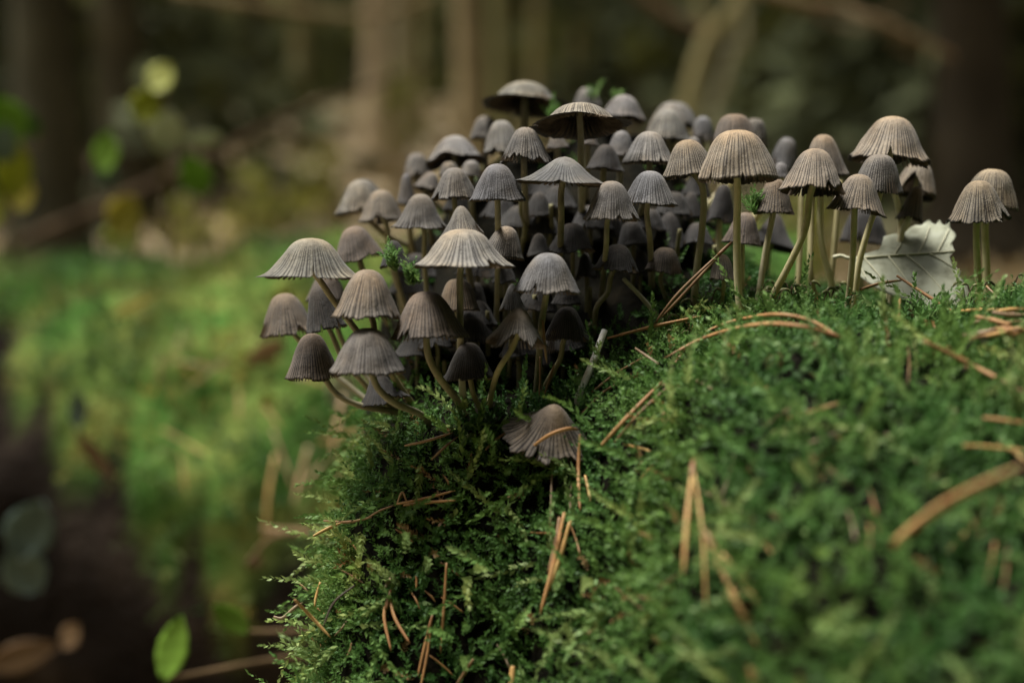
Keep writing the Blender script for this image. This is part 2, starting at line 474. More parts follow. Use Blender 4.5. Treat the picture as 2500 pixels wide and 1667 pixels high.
# longer feathery strands lying over the cushion
p2, n2 = sample_tris(SV, SQ, inview * (1 - corem) * (1 - hollow) * (1 - smooth(0.31, 0.34, cy) * smooth(0.03, 0.05, cx)), 3200)
V2, Q2, A2 = moss_geometry(p2 + n2 * 0.003, n2, 0.009 + 0.009 * rng.random(len(p2)), 0.0021, 0.0011, 32, up=0.1, spread=1.1, appress=0.8,
                           shade=np.clip(0.62 + 0.4 * rng.random(len(p2)), 0, 0.95))
MV = np.vstack([V1, V2]); MQ = np.vstack([Q1, Q2 + len(V1)])
mo = link("moss", make_mesh("moss", MV, MQ, False, {"shoot": np.concatenate([A1, A2])}), M['moss'], stump)
tag(mo, kind="stuff")

def moss_sprig(u, v, d, h, name_label, k=7, lean=0.4):
    c = P(u, v, d)
    root = np.array(c)[None, :].repeat(k, 0) + (rng.random((k, 3)) - 0.5) * 0.0022
    nr = np.tile([[0, -0.2, 0.9]], (k, 1)) + (rng.random((k, 3)) - 0.5) * lean
    Vv, Qq, Aa = moss_geometry(root - np.array(c), nr, h * (0.6 + 0.6 * rng.random(k)), 0.0017, 0.0007, 24, up=0.5, spread=0.45, appress=0.6,
                               shade=np.clip(0.5 + 0.4 * rng.random(k), 0, 0.94))
    o = link("moss_sprig", make_mesh("moss_sprig", Vv, Qq, False, {"shoot": Aa}), M['moss'], None, c)
    return tag(o, name_label, "moss", "loose moss sprigs among the caps")

# ------------------------------------------------------------------ mushrooms
PROF = {
 'bell':  [(0, 1), (.19, .98), (.37, .895), (.52, .735), (.655, .53), (.785, .315), (.905, .115), (1, 0)],
 'dome':  [(0, 1), (.26, .98), (.48, .885), (.64, .715), (.765, .50), (.865, .28), (.945, .10), (1, 0)],
 'tall':  [(0, 1), (.20, .98), (.39, .885), (.54, .71), (.67, .50), (.80, .28), (.91, .10), (1, 0)],
 'cone':  [(0, 1), (.15, .965), (.31, .82), (.47, .61), (.64, .39), (.82, .17), (1, 0)],
 'flare': [(0, 1), (.21, .968), (.38, .845), (.51, .64), (.64, .405), (.79, .18), (.91, .055), (1, 0.0)],
 'wide':  [(0, 1), (.15, .93), (.31, .73), (.48, .48), (.66, .265), (.85, .09), (1, 0.0)],
 'brim':  [(0, 1), (.26, .965), (.46, .80), (.60, .52), (.69, .28), (.82, .10), (1, 0.0)],
}
TONE = {
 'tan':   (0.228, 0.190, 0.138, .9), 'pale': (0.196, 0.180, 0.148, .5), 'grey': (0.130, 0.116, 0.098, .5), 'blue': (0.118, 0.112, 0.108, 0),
 'dark':  (0.024, 0.0205, 0.017, .9), 'brown': (0.122, 0.095, 0.069, .7), 'warm': (0.162, 0.136, 0.104, .8), 'silver': (0.165, 0.152, 0.137, .2),  # 'dark': blackish skin, lowered further to imitate deep shade in the cluster
}
def cap_mesh(Rr, H, prof, seed, pleats, wave, jag, notches, detail):
    """outer skin with furrows and an inner skin, axis along +z, margin near z = 0"""
    r_ = np.random.default_rng(seed)
    per = 4
    na = pleats * per
    nt = 18 if detail else 12
    th = np.linspace(0, 2 * math.pi, na, endpoint=False)
    pr = np.array(PROF[prof])
    th0 = th.copy()
    jit = r_.normal(size=pleats) * 0.16 * 2 * math.pi / pleats
    th = th + np.repeat(jit, per) + 0.3 * (2 * math.pi / pleats) * np.sin(5 * th + seed)
    cur = catmull([(a, b, 0) for a, b in pr], 61)[:, :2]
    ts = np.linspace(0, 1, nt) ** 0.85
    sl = np.concatenate([[0], np.cumsum(np.hypot(*np.diff(cur, axis=0).T))]); sl /= sl[-1]
    cr = np.interp(ts, sl, cur[:, 0]); czz = np.interp(ts, sl, cur[:, 1])
    ph = (th0 * pleats / (2 * math.pi)) % 1.0
    dist = np.abs(ph - 0.5) * 2
    gro = np.where(dist < 0.3, 1.0, np.where(dist < 0.7, 0.16, 0.0))
    pid = (np.arange(na) // per)
    pw = 0.45 + 0.75 * r_.random(pleats)                       # each furrow its own strength
    pj = r_.random(pleats)
    w = np.zeros(na)
    for k in (2, 3, 4, 5, 7):
        w += np.sin(k * th + r_.random() * 6.28) * r_.normal() / k
    w2 = np.zeros(na)
    for k in (2, 3, 5, 6, 9):
        w2 += np.sin(k * th + r_.random() * 6.28) * r_.normal() / k
    tearz = np.zeros(na)
    notches = list(notches) + [(r_.random() * 6.28, 0.03 + 0.14 * r_.random() ** 2, 0.05 + 0.16 * r_.random()) for _ in range(r_.integers(1, 6))]
    wave = wave * (0.7 + 1.1 * r_.random())
    for (a0, wd, dep) in notches:
        da = np.abs((th - a0 + math.pi) % (2 * math.pi) - math.pi)
        tearz = np.maximum(tearz, dep * np.clip(1 - da / wd, 0, 1) ** 0.7)
    lop = 1 + 0.07 * np.sin(th + r_.random() * 6.28) + 0.045 * np.sin(2 * th + r_.random() * 6.28)
    ext = 1 + 0.7 * jag * (pj[pid] - 0.5) + 0.5 * jag * np.interp(np.arange(na) % na, np.linspace(0, na, 15), np.append(r_.random(14), 0.5) - 0.5) + 0.2 * jag * (r_.random(na) - 0.5)
    rows = []; gv = []; tv = []
    start = 0.10 + 0.14 * r_.random(pleats)
    for i, t in enumerate(ts):
        e = 1 + (ext - 1) * smooth(0.7, 1.0, t)
        tt = t * e
        # tears pull the margin back up
        tt = tt * (1 - tearz * smooth(0.35, 1.0, t))
        rr = np.interp(tt, ts, cr) ; zz = np.interp(tt, ts, czz)
        over = np.clip(tt - 1, 0, None)
        slope = (cr[-1] - cr[-2]) / (ts[-1] - ts[-2]), (czz[-1] - czz[-2]) / (ts[-1] - ts[-2])
        rr = rr + over * slope[0]; zz = zz + over * slope[1]
        gs = smooth(0, 0.35, t - start[pid]) * gro * pw[pid]
        rr = rr * (1 - 0.020 * gs * (0.5 + 0.5 * t)) * (1 + (lop - 1) * t)
        rr = rr * (1 + wave * 0.10 * w * t ** 1.6)
        rr = rr * (1 + 0.035 * np.sin(3 * th + 9 * t + seed) * np.sin(5 * t + seed * .7) * t)
        zz = zz + wave * 0.10 * w2 * t ** 2.2 + 0.012 * (pj[pid] - 0.5) * t ** 3
        rows.append(np.stack([rr * Rr * np.cos(th), rr * Rr * np.sin(th), zz * H], -1))
        gv.append(gs * (0.35 + 0.65 * smooth(0.1, 0.5, t))); tv.append(np.full(na, t))
    outer = np.concatenate(rows)
    # inner skin, six rings from margin up
    inner = []; ig = []; it = []
    thick = 0.035
    for i in range(6):
        t = 0.995 - i * 0.19
        j = np.interp(t, ts, np.arange(nt)); j0 = int(j); f = j - j0; j1 = min(j0 + 1, nt - 1)
        ring = rows[j0] * (1 - f) + rows[j1] * f
        ring = ring * np.array([1 - thick, 1 - thick, 1]) + np.array([0, 0, -0.035 * H * (1 if i else 0.2)])
        inner.append(ring); ig.append(np.full(na, 1.0)); it.append(np.full(na, 1.0))
    Vv = np.vstack([outer] + inner)
    nr = nt + 6
    I = np.arange(nr * na).reshape(nr, na)
    J = np.roll(I, -1, axis=1)
    Qq = np.stack([I[:-1], J[:-1], J[1:], I[1:]], -1).reshape(-1, 4)[:, ::-1]
    return Vv, Qq, np.concatenate(gv + ig), np.concatenate(tv + it), cr, czz, ts

def gill_mesh(Rr, H, cr, czz, n=44):
    """thin radial plates hanging below the inner skin"""
    V = []; Q = []
    for k in range(n):
        a = 2 * math.pi * (k + 0.3 * random.random()) / n
        c, s = math.cos(a), math.sin(a)
        ks = [0.32, 0.55, 0.75, 0.90, 0.985]
        b = len(V)
        for t in ks:
            i = t * (len(cr) - 1); i0 = int(i); f = i - i0; i1 = min(i0 + 1, len(cr) - 1)
            rr = (cr[i0] * (1 - f) + cr[i1] * f) * Rr * 0.955
            zz = (czz[i0] * (1 - f) + czz[i1] * f) * H - 0.045 * H
            dp = Rr * 0.13 * (1.0 - 0.85 * max(0, t - 0.5) / 0.5)
            V.append((rr * c, rr * s, zz)); V.append((rr * 0.93 * c, rr * 0.93 * s, zz - dp * 0.9))
        for j in range(len(ks) - 1):
            q = b + 2 * j
            Q.append((q, q + 2, q + 3, q + 1))
    return np.array(V), np.array(Q)

GROUP = "mushrooms clustered on the mossy stump"
MUSH = []
def mushroom(l, r, top, rim, d, prof, tone, label, tilt=0, pitch=0, stem=None, srad=8.0, pleats=None, wave=0.5, jag=0.07, notches=(), droot=None, detail=True, flip=0, group=GROUP):
    seed = int(l * 7 + top * 13)
    MUSH.append({"box": (l, r, top, rim)})
    Rr = 1.07 * (r - l) / 2 * d / FPX; H = 1.02 * (rim - top) * d / FPX
    cpt = P((l + r) / 2, rim, d)
    rot = Matrix.Rotation(R(tilt), 3, 'Y') @ Matrix.Rotation(R(pitch), 3, 'X') @ Matrix.Rotation(random.random() * 6.28 if not notches else 0, 3, 'Z')
    axis = Matrix.Rotation(R(tilt), 3, 'Y') @ Matrix.Rotation(R(pitch), 3, 'X') @ Vector((0, 0, 1))
    if pleats is None: pleats = int(np.clip(44 + (r - l) * 0.10, 50, 66)) if detail else 42
    Vv, Qq, g, t, cr, czz, ts = cap_mesh(Rr, H, prof, seed, pleats, wave, jag, notches, detail)
    rm = np.array(rot)
    capw = Vv @ rm.T + np.array(cpt)
    gvv, gq = gill_mesh(Rr, H, cr, czz)
    gw = gvv @ rm.T + np.array(cpt)
    # stem path from under the cap's crown down to its root in the stump
    pts = [cpt + axis * H * 0.80, cpt + axis * H * 0.25]
    if stem:
        n = len(stem)
        for i, s in enumerate(stem):
            ds = s[2] if len(s) > 2 else d + 0.004 * (i + 1) / n
            pts.append(P(s[0], s[1], ds))
        last = pts[-1]
        prev = pts[-2]
        dirn = (last - prev).normalized()
        hit = BVH.ray_cast(last, (dirn + Vector((0, 0.15, -0.25))).normalized(), 0.03)[0]
        if hit is None:
            hit = BVH.find_nearest(last)[0]
        hgt = sh(last.x, last.y)
        if hgt > last.z: hit = last.copy(); hit.z = min(last.z, hgt)
        base = hit + (hit - last).normalized() * 0.0015 if (hit - last).length > 1e-6 else hit
        pts.append(base)
    else:
        c0 = cpt - axis * H * 0.3
        base = None
        bx = c0.x + (0.014 - c0.x) * 0.22
        for k in range(70):
            yy = c0.y + 0.004 + k * 0.0014
            f = min(1, k / 40)
            xx = c0.x + (bx - c0.x) * f
            zz = c0.z - 0.011 - 0.0003 * k
            if sh(xx, yy) >= zz:
                base = Vector((xx, yy, zz)); break
        if base is None or (base - c0).length > 0.045:
            yy = c0.y + 0.009
            base = Vector((bx, yy, sh(bx, yy) - 0.0015))
        midp = (c0 + base) / 2 + Vector((0, -0.002, -0.001))
        pts += [cpt - axis * H * 0.25, midp, base]
    path = catmull([tuple(q) for q in pts], 26)
    rr = srad * d / FPX
    f = np.linspace(0, 1, 26)
    rad = rr * (0.86 + 0.18 * f + 0.45 * np.clip(f - 0.86, 0, 1) / 0.14 * 0.5) * (1 + 0.05 * (rng.random(26) - 0.5))
    sv, sq, st = tube(path, rad, 11)
    root = empty("mushroom", base)
    bn = np.array(base)
    tc = TONE[tone]; j = 0.92 + 0.16 * random.random()
    col = (tc[0] * j, tc[1] * j * (0.985 + 0.03 * random.random()), tc[2] * j * (0.95 + 0.1 * random.random()), tc[3])
    sc = (0.85 + 0.3 * random.random()) * (1.2 if l > 1700 else (.38 if stem is None else .52))  # cluster stems olive; tint also lowered to imitate shade inside the cluster
    link("stem", make_mesh("stem", sv - bn, [sq, st]), M['stem'], root, None, (sc, sc * (0.97 + .04 * random.random()), sc * (0.85 + .25 * random.random())))
    co = link("cap", make_mesh("cap", capw - bn, Qq, True, {"groove": g, "radial": t}), M['cap'], root, None, col)
    link("gills", make_mesh("gills", gw - bn, gq, False), M['gill'], co)
    return tag(root, label, "mushroom", group)

SHADE = "mushrooms in the deep shade inside the cluster"
PI = math.pi
FR = -PI / 2          # angle of a cap's side that faces the lens
# ---- the loose group on the moss shelf beside the dead leaf
mushroom(2083, 2263, 287, 393, .345, 'tall', 'tan', "tall tan bell mushroom rising highest above the pale dead leaf", 5, -3, [(2172, 420), (2200, 545, .352), (2186, 640, .357), (2176, 690, .36)])
mushroom(2087, 2199, 379, 468, .334, 'dome', 'grey', "grey bluntly domed mushroom directly under the tallest tan bell", 3, 2, [(2147, 480), (2120, 560), (2098, 640), (2090, 700)], notches=())
mushroom(2182, 2282, 397, 478, .362, 'dome', 'tan', "tan mushroom with split hanging margin behind the grey dome above the leaf", 12, -8, [(2225, 500), (2205, 590), (2195, 690)], notches=((FR - .5, .6, .45),), wave=.6)
mushroom(2192, 2252, 455, 536, .350, 'tall', 'brown', "narrow brown drooping mushroom whose margin touches the leaf's upper edge", 12, 0, [(2205, 560), (2186, 640), (2180, 700)], jag=.16)
mushroom(2352, 2480, 415, 503, .346, 'dome', 'tan', "smooth tan mushroom standing behind its twin apart from the cluster", 6, 0, [(2405, 545), (2408, 640), (2411, 735)], srad=9.5)
mushroom(2323, 2458, 443, 538, .333, 'tall', 'warm', "rusty tan mushroom with pinched ragged margin in the pair apart from the cluster", -3, 2, [(2384, 560), (2386, 640), (2392, 722)], jag=.13, wave=.75, notches=((FR + .75, .28, .22),), srad=9.0)
mushroom(1953, 2064, 331, 428, .352, 'tall', 'warm', "tan round-topped mushroom just behind the pale bell with slanting stem", 0, 0, [(2003, 480), (2006, 590), (2030, 690)], srad=8.5)
mushroom(1909, 2063, 365, 468, .324, 'tall', 'tan', "pale tan bell mushroom with frayed lifted margin and long slanting stem", 3, -6, [(1976, 485), (1966, 560), (1925, 650), (1884, 728)], notches=((FR + .95, .5, .17),), jag=.09, srad=9)
mushroom(2022, 2152, 427, 515, .328, 'tall', 'warm', "small brownish bell mushroom standing before the leaf's stalk", 8, 2, [(2086, 525), (2083, 610), (2076, 690)], jag=.09, srad=8)
mushroom(1840, 1940, 437, 520, .336, 'bell', 'brown', "brown-grey bell mushroom with a moss sprig leaning on its side", 2, 0, [(1885, 535), (1868, 620), (1852, 726)], srad=8)
mushroom(1707, 1888, 321, 440, .319, 'dome', 'tan', "largest smooth tan dome mushroom on a thick straight pale stem", 0, -2, [(1801, 470), (1799, 560), (1801, 680), (1808, 764)], srad=9.8, wave=.4, jag=.05)
mushroom(1618, 1752, 343, 430, .334, 'bell', 'warm', "furrowed brown-grey mushroom tucked beside the largest tan dome", -7, 0, [(1716, 460), (1714, 560), (1702, 650), (1696, 720)], srad=9)
mushroom(1733, 1850, 281, 353, .366, 'dome', 'brown', "mauve-brown dome mushroom rising behind the largest tan dome", 0, 0, None)
mushroom(1800, 1874, 291, 352, .385, 'dome', 'grey', "blurred grey dome mushroom touching the mauve-brown dome behind the largest one", 8, 0, None)
mushroom(1872, 1942, 337, 416, .392, 'dome', 'blue', "blurred bluish grey mushroom behind the gap beside the largest tan dome", 12, 0, None)
mushroom(1880, 1924, 398, 434, .362, 'dome', 'silver', "tiny pale grey mushroom peeping between the largest dome and the frayed bell", 10, 0, None)
mushroom(1766, 1860, 520, 594, .343, 'tall', 'brown', "brown mushroom behind the thick straight stem with moss sprig on top", 6, 2, [(1813, 605), (1812, 690), (1810, 760)], srad=6)
mushroom(1722, 1793, 452, 541, .36, 'tall', 'dark', "dark brown mushroom in the shade under the largest tan dome", 6, 0, None)
mushroom(1732, 1791, 622, 682, .335, 'dome', 'tan', "smallest tan button mushroom low beside the thick straight stem", 0, 0, [(1767, 690), (1763, 730), (1755, 775)], srad=5.5, wave=.1)
mushroom(2050, 2160, 508, 592, .374, 'dome', 'dark', "dark blurred mushroom hidden behind the stems beside the dead leaf", 4, 0, [(2105, 610, .376), (2102, 680, .378)], droot=1)
mushroom(1815, 1945, 520, 603, .378, 'wide', 'dark', "dark broad mushroom hidden behind the slanting pale stem", 12, -6, [(1875, 620, .38), (1870, 690, .38)])
# ---- the crest of the cluster
mushroom(1189, 1374, 204, 256, .398, 'brim', 'pale', "pale umbrella mushroom with black upturned margin topping the cluster", 2, -13, None, wave=.5, srad=9)
mushroom(1307, 1524, 257, 307, .338, 'brim', 'pale', "pale umbrella mushroom with open brim showing its gills at the crest", 0, -13, [(1418, 330), (1418, 390), (1420, 450, .35)], srad=8.5, wave=.5, jag=.08)
mushroom(1400, 1464, 217, 262, .42, 'dome', 'silver', "small blurred pale button mushroom at the very top of the cluster", 0, 0, None, detail=False)
mushroom(1463, 1578, 234, 292, .39, 'bell', 'silver', "soft grey bell mushroom just behind the open gilled umbrella", 4, -5, None)
mushroom(1588, 1700, 252, 310, .42, 'dome', 'silver', "blurred grey dome mushroom behind another grey dome on the crest", 3, 0, None, detail=False)
mushroom(1570, 1688, 268, 346, .388, 'bell', 'silver', "grey dome mushroom in front of its blurred twin on the crest", 2, -2, None)
mushroom(1684, 1744, 286, 343, .40, 'dome', 'blue', "small bluish grey mushroom squeezed between two larger domes on the crest", 3, 0, None, detail=False)
mushroom(1672, 1714, 336, 366, .375, 'dome', 'silver', "tiny pale mushroom below the small bluish one on the crest", 3, 0, None, detail=False)
mushroom(1477, 1553, 321, 378, .366, 'bell', 'blue', "slate grey mushroom half hidden beside the pale ribbed bell", 3, 0, None)
mushroom(1522, 1648, 323, 398, .345, 'bell', 'silver', "pale grey ribbed bell mushroom below the twin domes", 0, 0, None, srad=8)
mushroom(1432, 1517, 354, 414, .356, 'bell', 'dark', "dark slate mushroom under the open gilled umbrella", 6, 0, None)
mushroom(1334, 1386, 328, 362, .37, 'bell', 'grey', "small grey mushroom shaded by the brim of the gilled umbrella", -5, 0, None, detail=False)
mushroom(1412, 1458, 318, 354, .366, 'bell', 'silver', "small pale mushroom right behind the gilled umbrella's stem", 4, 0, None, detail=False)
# ---- the grey flank facing the log
mushroom(1222, 1338, 313, 393, .338, 'bell', 'grey', "grey bell mushroom with torn tooth-like margin beneath the black-edged umbrella", 2, 0, None, jag=.14, notches=((FR - .5, .16, .12),), srad=8)
mushroom(1174, 1280, 296, 374, .376, 'bell', 'silver', "soft pale grey mushroom behind the torn grey bell", -3, -3, None)
mushroom(1149, 1222, 285, 340, .402, 'dome', 'grey', "blurred grey dome mushroom under the black-edged umbrella", 0, 0, None, detail=False)
mushroom(1262, 1490, 384, 448, .324, 'wide', 'blue', "slate grey mushroom spread flat like a tent with a cleft margin", 3, 0, [(1370, 470), (1370, 530), (1368, 610, .345)], wave=.5, notches=((FR - .12, .12, .13),), srad=8.5, jag=.07)
mushroom(1150, 1279, 402, 489, .323, 'bell', 'blue', "bluish grey strongly furrowed bell mushroom beside the flat tent cap", 0, 1, [(1215, 510), (1216, 560, .335), (1218, 640, .35)], srad=8, wave=.2)
mushroom(1424, 1556, 444, 535, .319, 'tall', 'grey', "grey mushroom with puckered top and small hole near its margin", 2, 1, [(1482, 545), (1480, 600), (1474, 660, .34)], srad=7, jag=.1, notches=((FR + .95, .12, .16),))
mushroom(1519, 1648, 419, 500, .329, 'bell', 'blue', "furrowed grey bell mushroom beneath the pale ribbed bell", 3, 0, [(1579, 520), (1586, 580), (1590, 660, .345)], srad=7.5)
mushroom(1342, 1453, 546, 612, .346, 'bell', 'dark', "dark ribbed mushroom below the tent cap's stem", 0, 0, [(1398, 630), (1398, 690, .355)], srad=6)
mushroom(1177, 1279, 553, 625, .335, 'bell', 'grey', "reddish grey ribbed mushroom leaning away from the broad pale one", 10, 0, [(1216, 650), (1214, 720, .345)], srad=7)
mushroom(1007, 1254, 561, 650, .314, 'flare', 'pale', "broad pale mushroom with flaring wavy brim on an olive stem", 0, -2, [(1123, 670), (1123, 740), (1124, 830, .325), (1128, 930, .335)], srad=9, wave=.45, jag=.04)
mushroom(1080, 1184, 504, 576, .336, 'cone', 'grey', "pointed grey mushroom half hidden behind the broad pale one", -6, 0, None)
mushroom(963, 1087, 475, 556, .352, 'flare', 'grey', "grey bell mushroom with spreading skirt behind the pointed one", 2, 0, [(1036, 570), (1036, 640, .36), (1045, 740, .365)], srad=6.5)
mushroom(879, 988, 465, 540, .372, 'bell', 'warm', "soft brownish grey mushroom beside the cream one overhanging the log side", -2, -4, [(946, 560), (950, 620), (975, 720)], srad=7)
mushroom(827, 956, 439, 513, .392, 'bell', 'pale', "blurred cream mushroom leaning out over the gap toward the log", -10, -2, None)
mushroom(1056, 1165, 411, 486, .345, 'bell', 'grey', "grey round bell mushroom above the pointed one", -1, 0, None, srad=7)
mushroom(1044, 1178, 333, 396, .386, 'bell', 'silver', "blurred pale grey mushroom with dark lifted margin on the cluster's shoulder", -3, -12, None, wave=.6)
mushroom(984, 1055, 375, 432, .402, 'dome', 'grey', "blurred small grey mushroom at the shoulder's outer edge", -3, 0, None, detail=False)
mushroom(972, 1018, 426, 496, .386, 'tall', 'blue', "narrow blurred slate mushroom beneath the shoulder", -3, 0, None, detail=False)
mushroom(1010, 1076, 420, 466, .381, 'bell', 'grey', "blurred grey mushroom with dark open side beneath the shoulder", 16, -10, None, detail=False)
mushroom(1122, 1180, 393, 432, .372, 'dome', 'silver', "small pale blurred mushroom above the grey round bell", 0, 0, None, detail=False)
mushroom(1072, 1124, 396, 428, .377, 'dome', 'grey', "small grey blurred mushroom under the lifted dark margin", -5, 0, None, detail=False)
mushroom(819, 938, 552, 632, .36, 'bell', 'brown', "dusky brown mushroom behind the cream-edged lowest skirt", -12, 0, None)
mushroom(927, 1000, 588, 650, .346, 'bell', 'dark', "dark mushroom behind the moss sprig", -4, 0, None)
mushroom(647, 872, 583, 676, .319, 'flare', 'pale', "pale flared mushroom with thin black margin reaching farthest toward the log", 1, -1, [(785, 690), (808, 725), (850, 780), (890, 830), (960, 900, .345), (1010, 960, .35)], srad=8.5, wave=.25, jag=.03)
mushroom(814, 978, 660, 772, .313, 'bell', 'warm', "brown-topped grey bell mushroom below the pale flared one", 2, 0, [(912, 790), (918, 840), (960, 920, .335), (1010, 990, .345)], srad=8.5, jag=.08)
mushroom(633, 772, 717, 812, .357, 'bell', 'brown', "blurred brown mushroom lowest on the side toward the log", -5, 2, [(730, 830), (800, 900, .36), (900, 980, .358)], srad=7)
mushroom(749, 848, 700, 804, .341, 'tall', 'dark', "shaded brown mushroom pressed behind the brown-topped bell", -12, 0, [(812, 820), (840, 880), (900, 950, .35)], srad=7)
mushroom(752, 846, 672, 735, .362, 'dome', 'brown', "pale-topped mushroom under the pale flared cap, mostly covered", 0, -6, [(810, 760), (850, 860), (930, 960, .36)], srad=7)
mushroom(704, 832, 815, 919, .332, 'bell', 'brown', "dark brown mushroom on a long stem curving out low over the log", -4, 0, [(794, 925), (822, 962), (880, 990), (960, 1005, .34)], srad=8)
mushroom(807, 989, 802, 905, .309, 'bell', 'grey', "mauve-grey ribbed bell mushroom lowest on the flank with olive stem", 0, 1, [(909, 915), (925, 950), (965, 985), (1025, 1010, .325)], srad=9, jag=.07, wave=.3)
mushroom(954, 1134, 713, 820, .314, 'bell', 'brown', "broad brown-grey mushroom with dark dent beside the lowest ribbed bells", -2, 1, [(1041, 830), (1048, 875), (1075, 925), (1115, 975, .33)], srad=9.5, jag=.06)
mushroom(1067, 1168, 682, 756, .341, 'dome', 'brown', "small brown dome mushroom behind the broad pale cap's olive stem", 0, 0, None)
mushroom(1087, 1203, 837, 921, .325, 'bell', 'dark', "dark ribbed mushroom low in the shade with short curved stem", 0, 0, [(1150, 935), (1157, 965), (1176, 1005, .335)], srad=7)
mushroom(1186, 1336, 752, 838, .314, 'cone', 'grey', "torn mauve mushroom with ragged hanging flap and bent stem", 5, 2, [(1266, 815), (1248, 855), (1216, 905), (1200, 960, .33)], srad=7.5, jag=.2, notches=((FR - .05, .55, .34), (FR + .9, .3, .22)), wave=.6)
mushroom(1218, 1282, 694, 757, .326, 'cone', 'blue', "narrow bluish fluted mushroom right above the torn mauve one", 0, 0, [(1250, 790, .332), (1246, 860, .34)], srad=6)
mushroom(1257, 1416, 619, 711, .314, 'bell', 'blue', "violet-grey finely ribbed bell mushroom hanging in the middle of the cluster", 2, 1, [(1332, 730), (1322, 790, .322), (1316, 870, .33)], srad=8.5, jag=.1, wave=.3)
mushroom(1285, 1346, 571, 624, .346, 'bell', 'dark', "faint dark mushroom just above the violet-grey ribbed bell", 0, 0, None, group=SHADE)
mushroom(1449, 1560, 597, 660, .335, 'bell', 'dark', "dark broad ribbed mushroom with kinked stem over the hollow", 4, 0, [(1491, 675), (1483, 715), (1457, 750), (1452, 810, .345)], srad=7, jag=.1)
mushroom(1580, 1664, 605, 664, .341, 'dome', 'brown', "small dark brown mushroom with two thin stems below it", 3, 0, [(1612, 680), (1620, 712), (1640, 760, .345)], srad=6)
mushroom(1330, 1434, 749, 828, .325, 'bell', 'dark', "dark brown ribbed mushroom under the violet-grey bell", 2, 0, [(1374, 840), (1366, 880), (1338, 930, .335)], srad=7)
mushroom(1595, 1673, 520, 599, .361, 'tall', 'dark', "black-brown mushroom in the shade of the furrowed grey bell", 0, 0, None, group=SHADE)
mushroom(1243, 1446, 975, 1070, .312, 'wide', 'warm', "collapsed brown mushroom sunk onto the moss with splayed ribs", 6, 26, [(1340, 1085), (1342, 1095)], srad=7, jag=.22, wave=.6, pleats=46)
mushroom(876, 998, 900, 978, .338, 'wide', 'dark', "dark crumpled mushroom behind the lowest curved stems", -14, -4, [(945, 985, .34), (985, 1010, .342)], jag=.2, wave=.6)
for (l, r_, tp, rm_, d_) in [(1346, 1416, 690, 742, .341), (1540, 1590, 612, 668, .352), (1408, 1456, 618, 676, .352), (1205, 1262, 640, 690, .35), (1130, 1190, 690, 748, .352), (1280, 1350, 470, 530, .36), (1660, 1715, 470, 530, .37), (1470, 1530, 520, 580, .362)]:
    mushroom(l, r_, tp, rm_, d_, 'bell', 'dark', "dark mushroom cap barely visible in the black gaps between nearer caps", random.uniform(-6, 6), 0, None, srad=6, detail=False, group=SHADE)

# more dark caps deep in the gaps, each on a short stem rooted in the rotten core
BOX = [o_["box"] for o_ in MUSH]
nf = 0
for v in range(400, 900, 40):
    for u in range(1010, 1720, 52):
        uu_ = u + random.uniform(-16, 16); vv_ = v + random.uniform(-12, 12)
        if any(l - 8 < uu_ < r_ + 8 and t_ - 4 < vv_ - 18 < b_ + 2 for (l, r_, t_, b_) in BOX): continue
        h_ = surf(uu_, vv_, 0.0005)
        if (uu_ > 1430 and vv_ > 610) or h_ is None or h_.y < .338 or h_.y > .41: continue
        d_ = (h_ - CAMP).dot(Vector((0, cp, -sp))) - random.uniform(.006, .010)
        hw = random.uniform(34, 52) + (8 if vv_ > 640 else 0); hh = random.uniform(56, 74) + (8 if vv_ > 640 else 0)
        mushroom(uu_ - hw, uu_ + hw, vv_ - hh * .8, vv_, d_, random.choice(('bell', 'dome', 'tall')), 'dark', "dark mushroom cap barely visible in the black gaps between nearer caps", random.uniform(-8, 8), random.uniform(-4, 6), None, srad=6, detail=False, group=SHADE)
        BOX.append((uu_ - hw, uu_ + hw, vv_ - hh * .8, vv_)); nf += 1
print("filler caps", nf)

# bare stems that have lost their caps
def capless(pts, r0, label, col):
    w = [P(*q) for q in pts]
    hit = BVH.find_nearest(w[-1])[0]
    if (hit - w[-1]).length < 0.02: w.append(hit)
    base = w[-1]
    path = catmull([tuple(q) for q in w], 18)
    sv, sq, st = tube(path, np.linspace(r0 * .8, r0, 18), 10)
    o = link("capless_mushroom", make_mesh("capless_mushroom", sv - np.array(base), [sq, st]), M['stem'], None, base, col)
    tag(o, label, "mushroom")
capless([(1476, 806, .324), (1445, 890, .321), (1411, 972, .318)], .0009, "whitish bare mushroom stem leaning in the dark hollow", (1.5, 1.6, 2.4))
capless([(1522, 680, .336), (1565, 725, .338), (1604, 770, .340)], .0006, "thin pale bare stem slanting in the dark hollow behind the needle", (.9, .95, 1.2))
for q, lb in (([(1985, 440, .356), (1978, 630, .353), (1984, 700, .354)], "thick olive stem between the slanting pale stem and the upright one"),
              ([(1958, 430, .362), (1950, 660, .36), (1946, 715, .36)], "thin amber stem behind the slanting pale stem"),
              ([(2050, 440, .362), (2036, 620, .363), (2030, 690, .364)], "thin shaded stem behind the small brownish bell")):
    capless(q, .00085, lb, (.75, .72, .6))
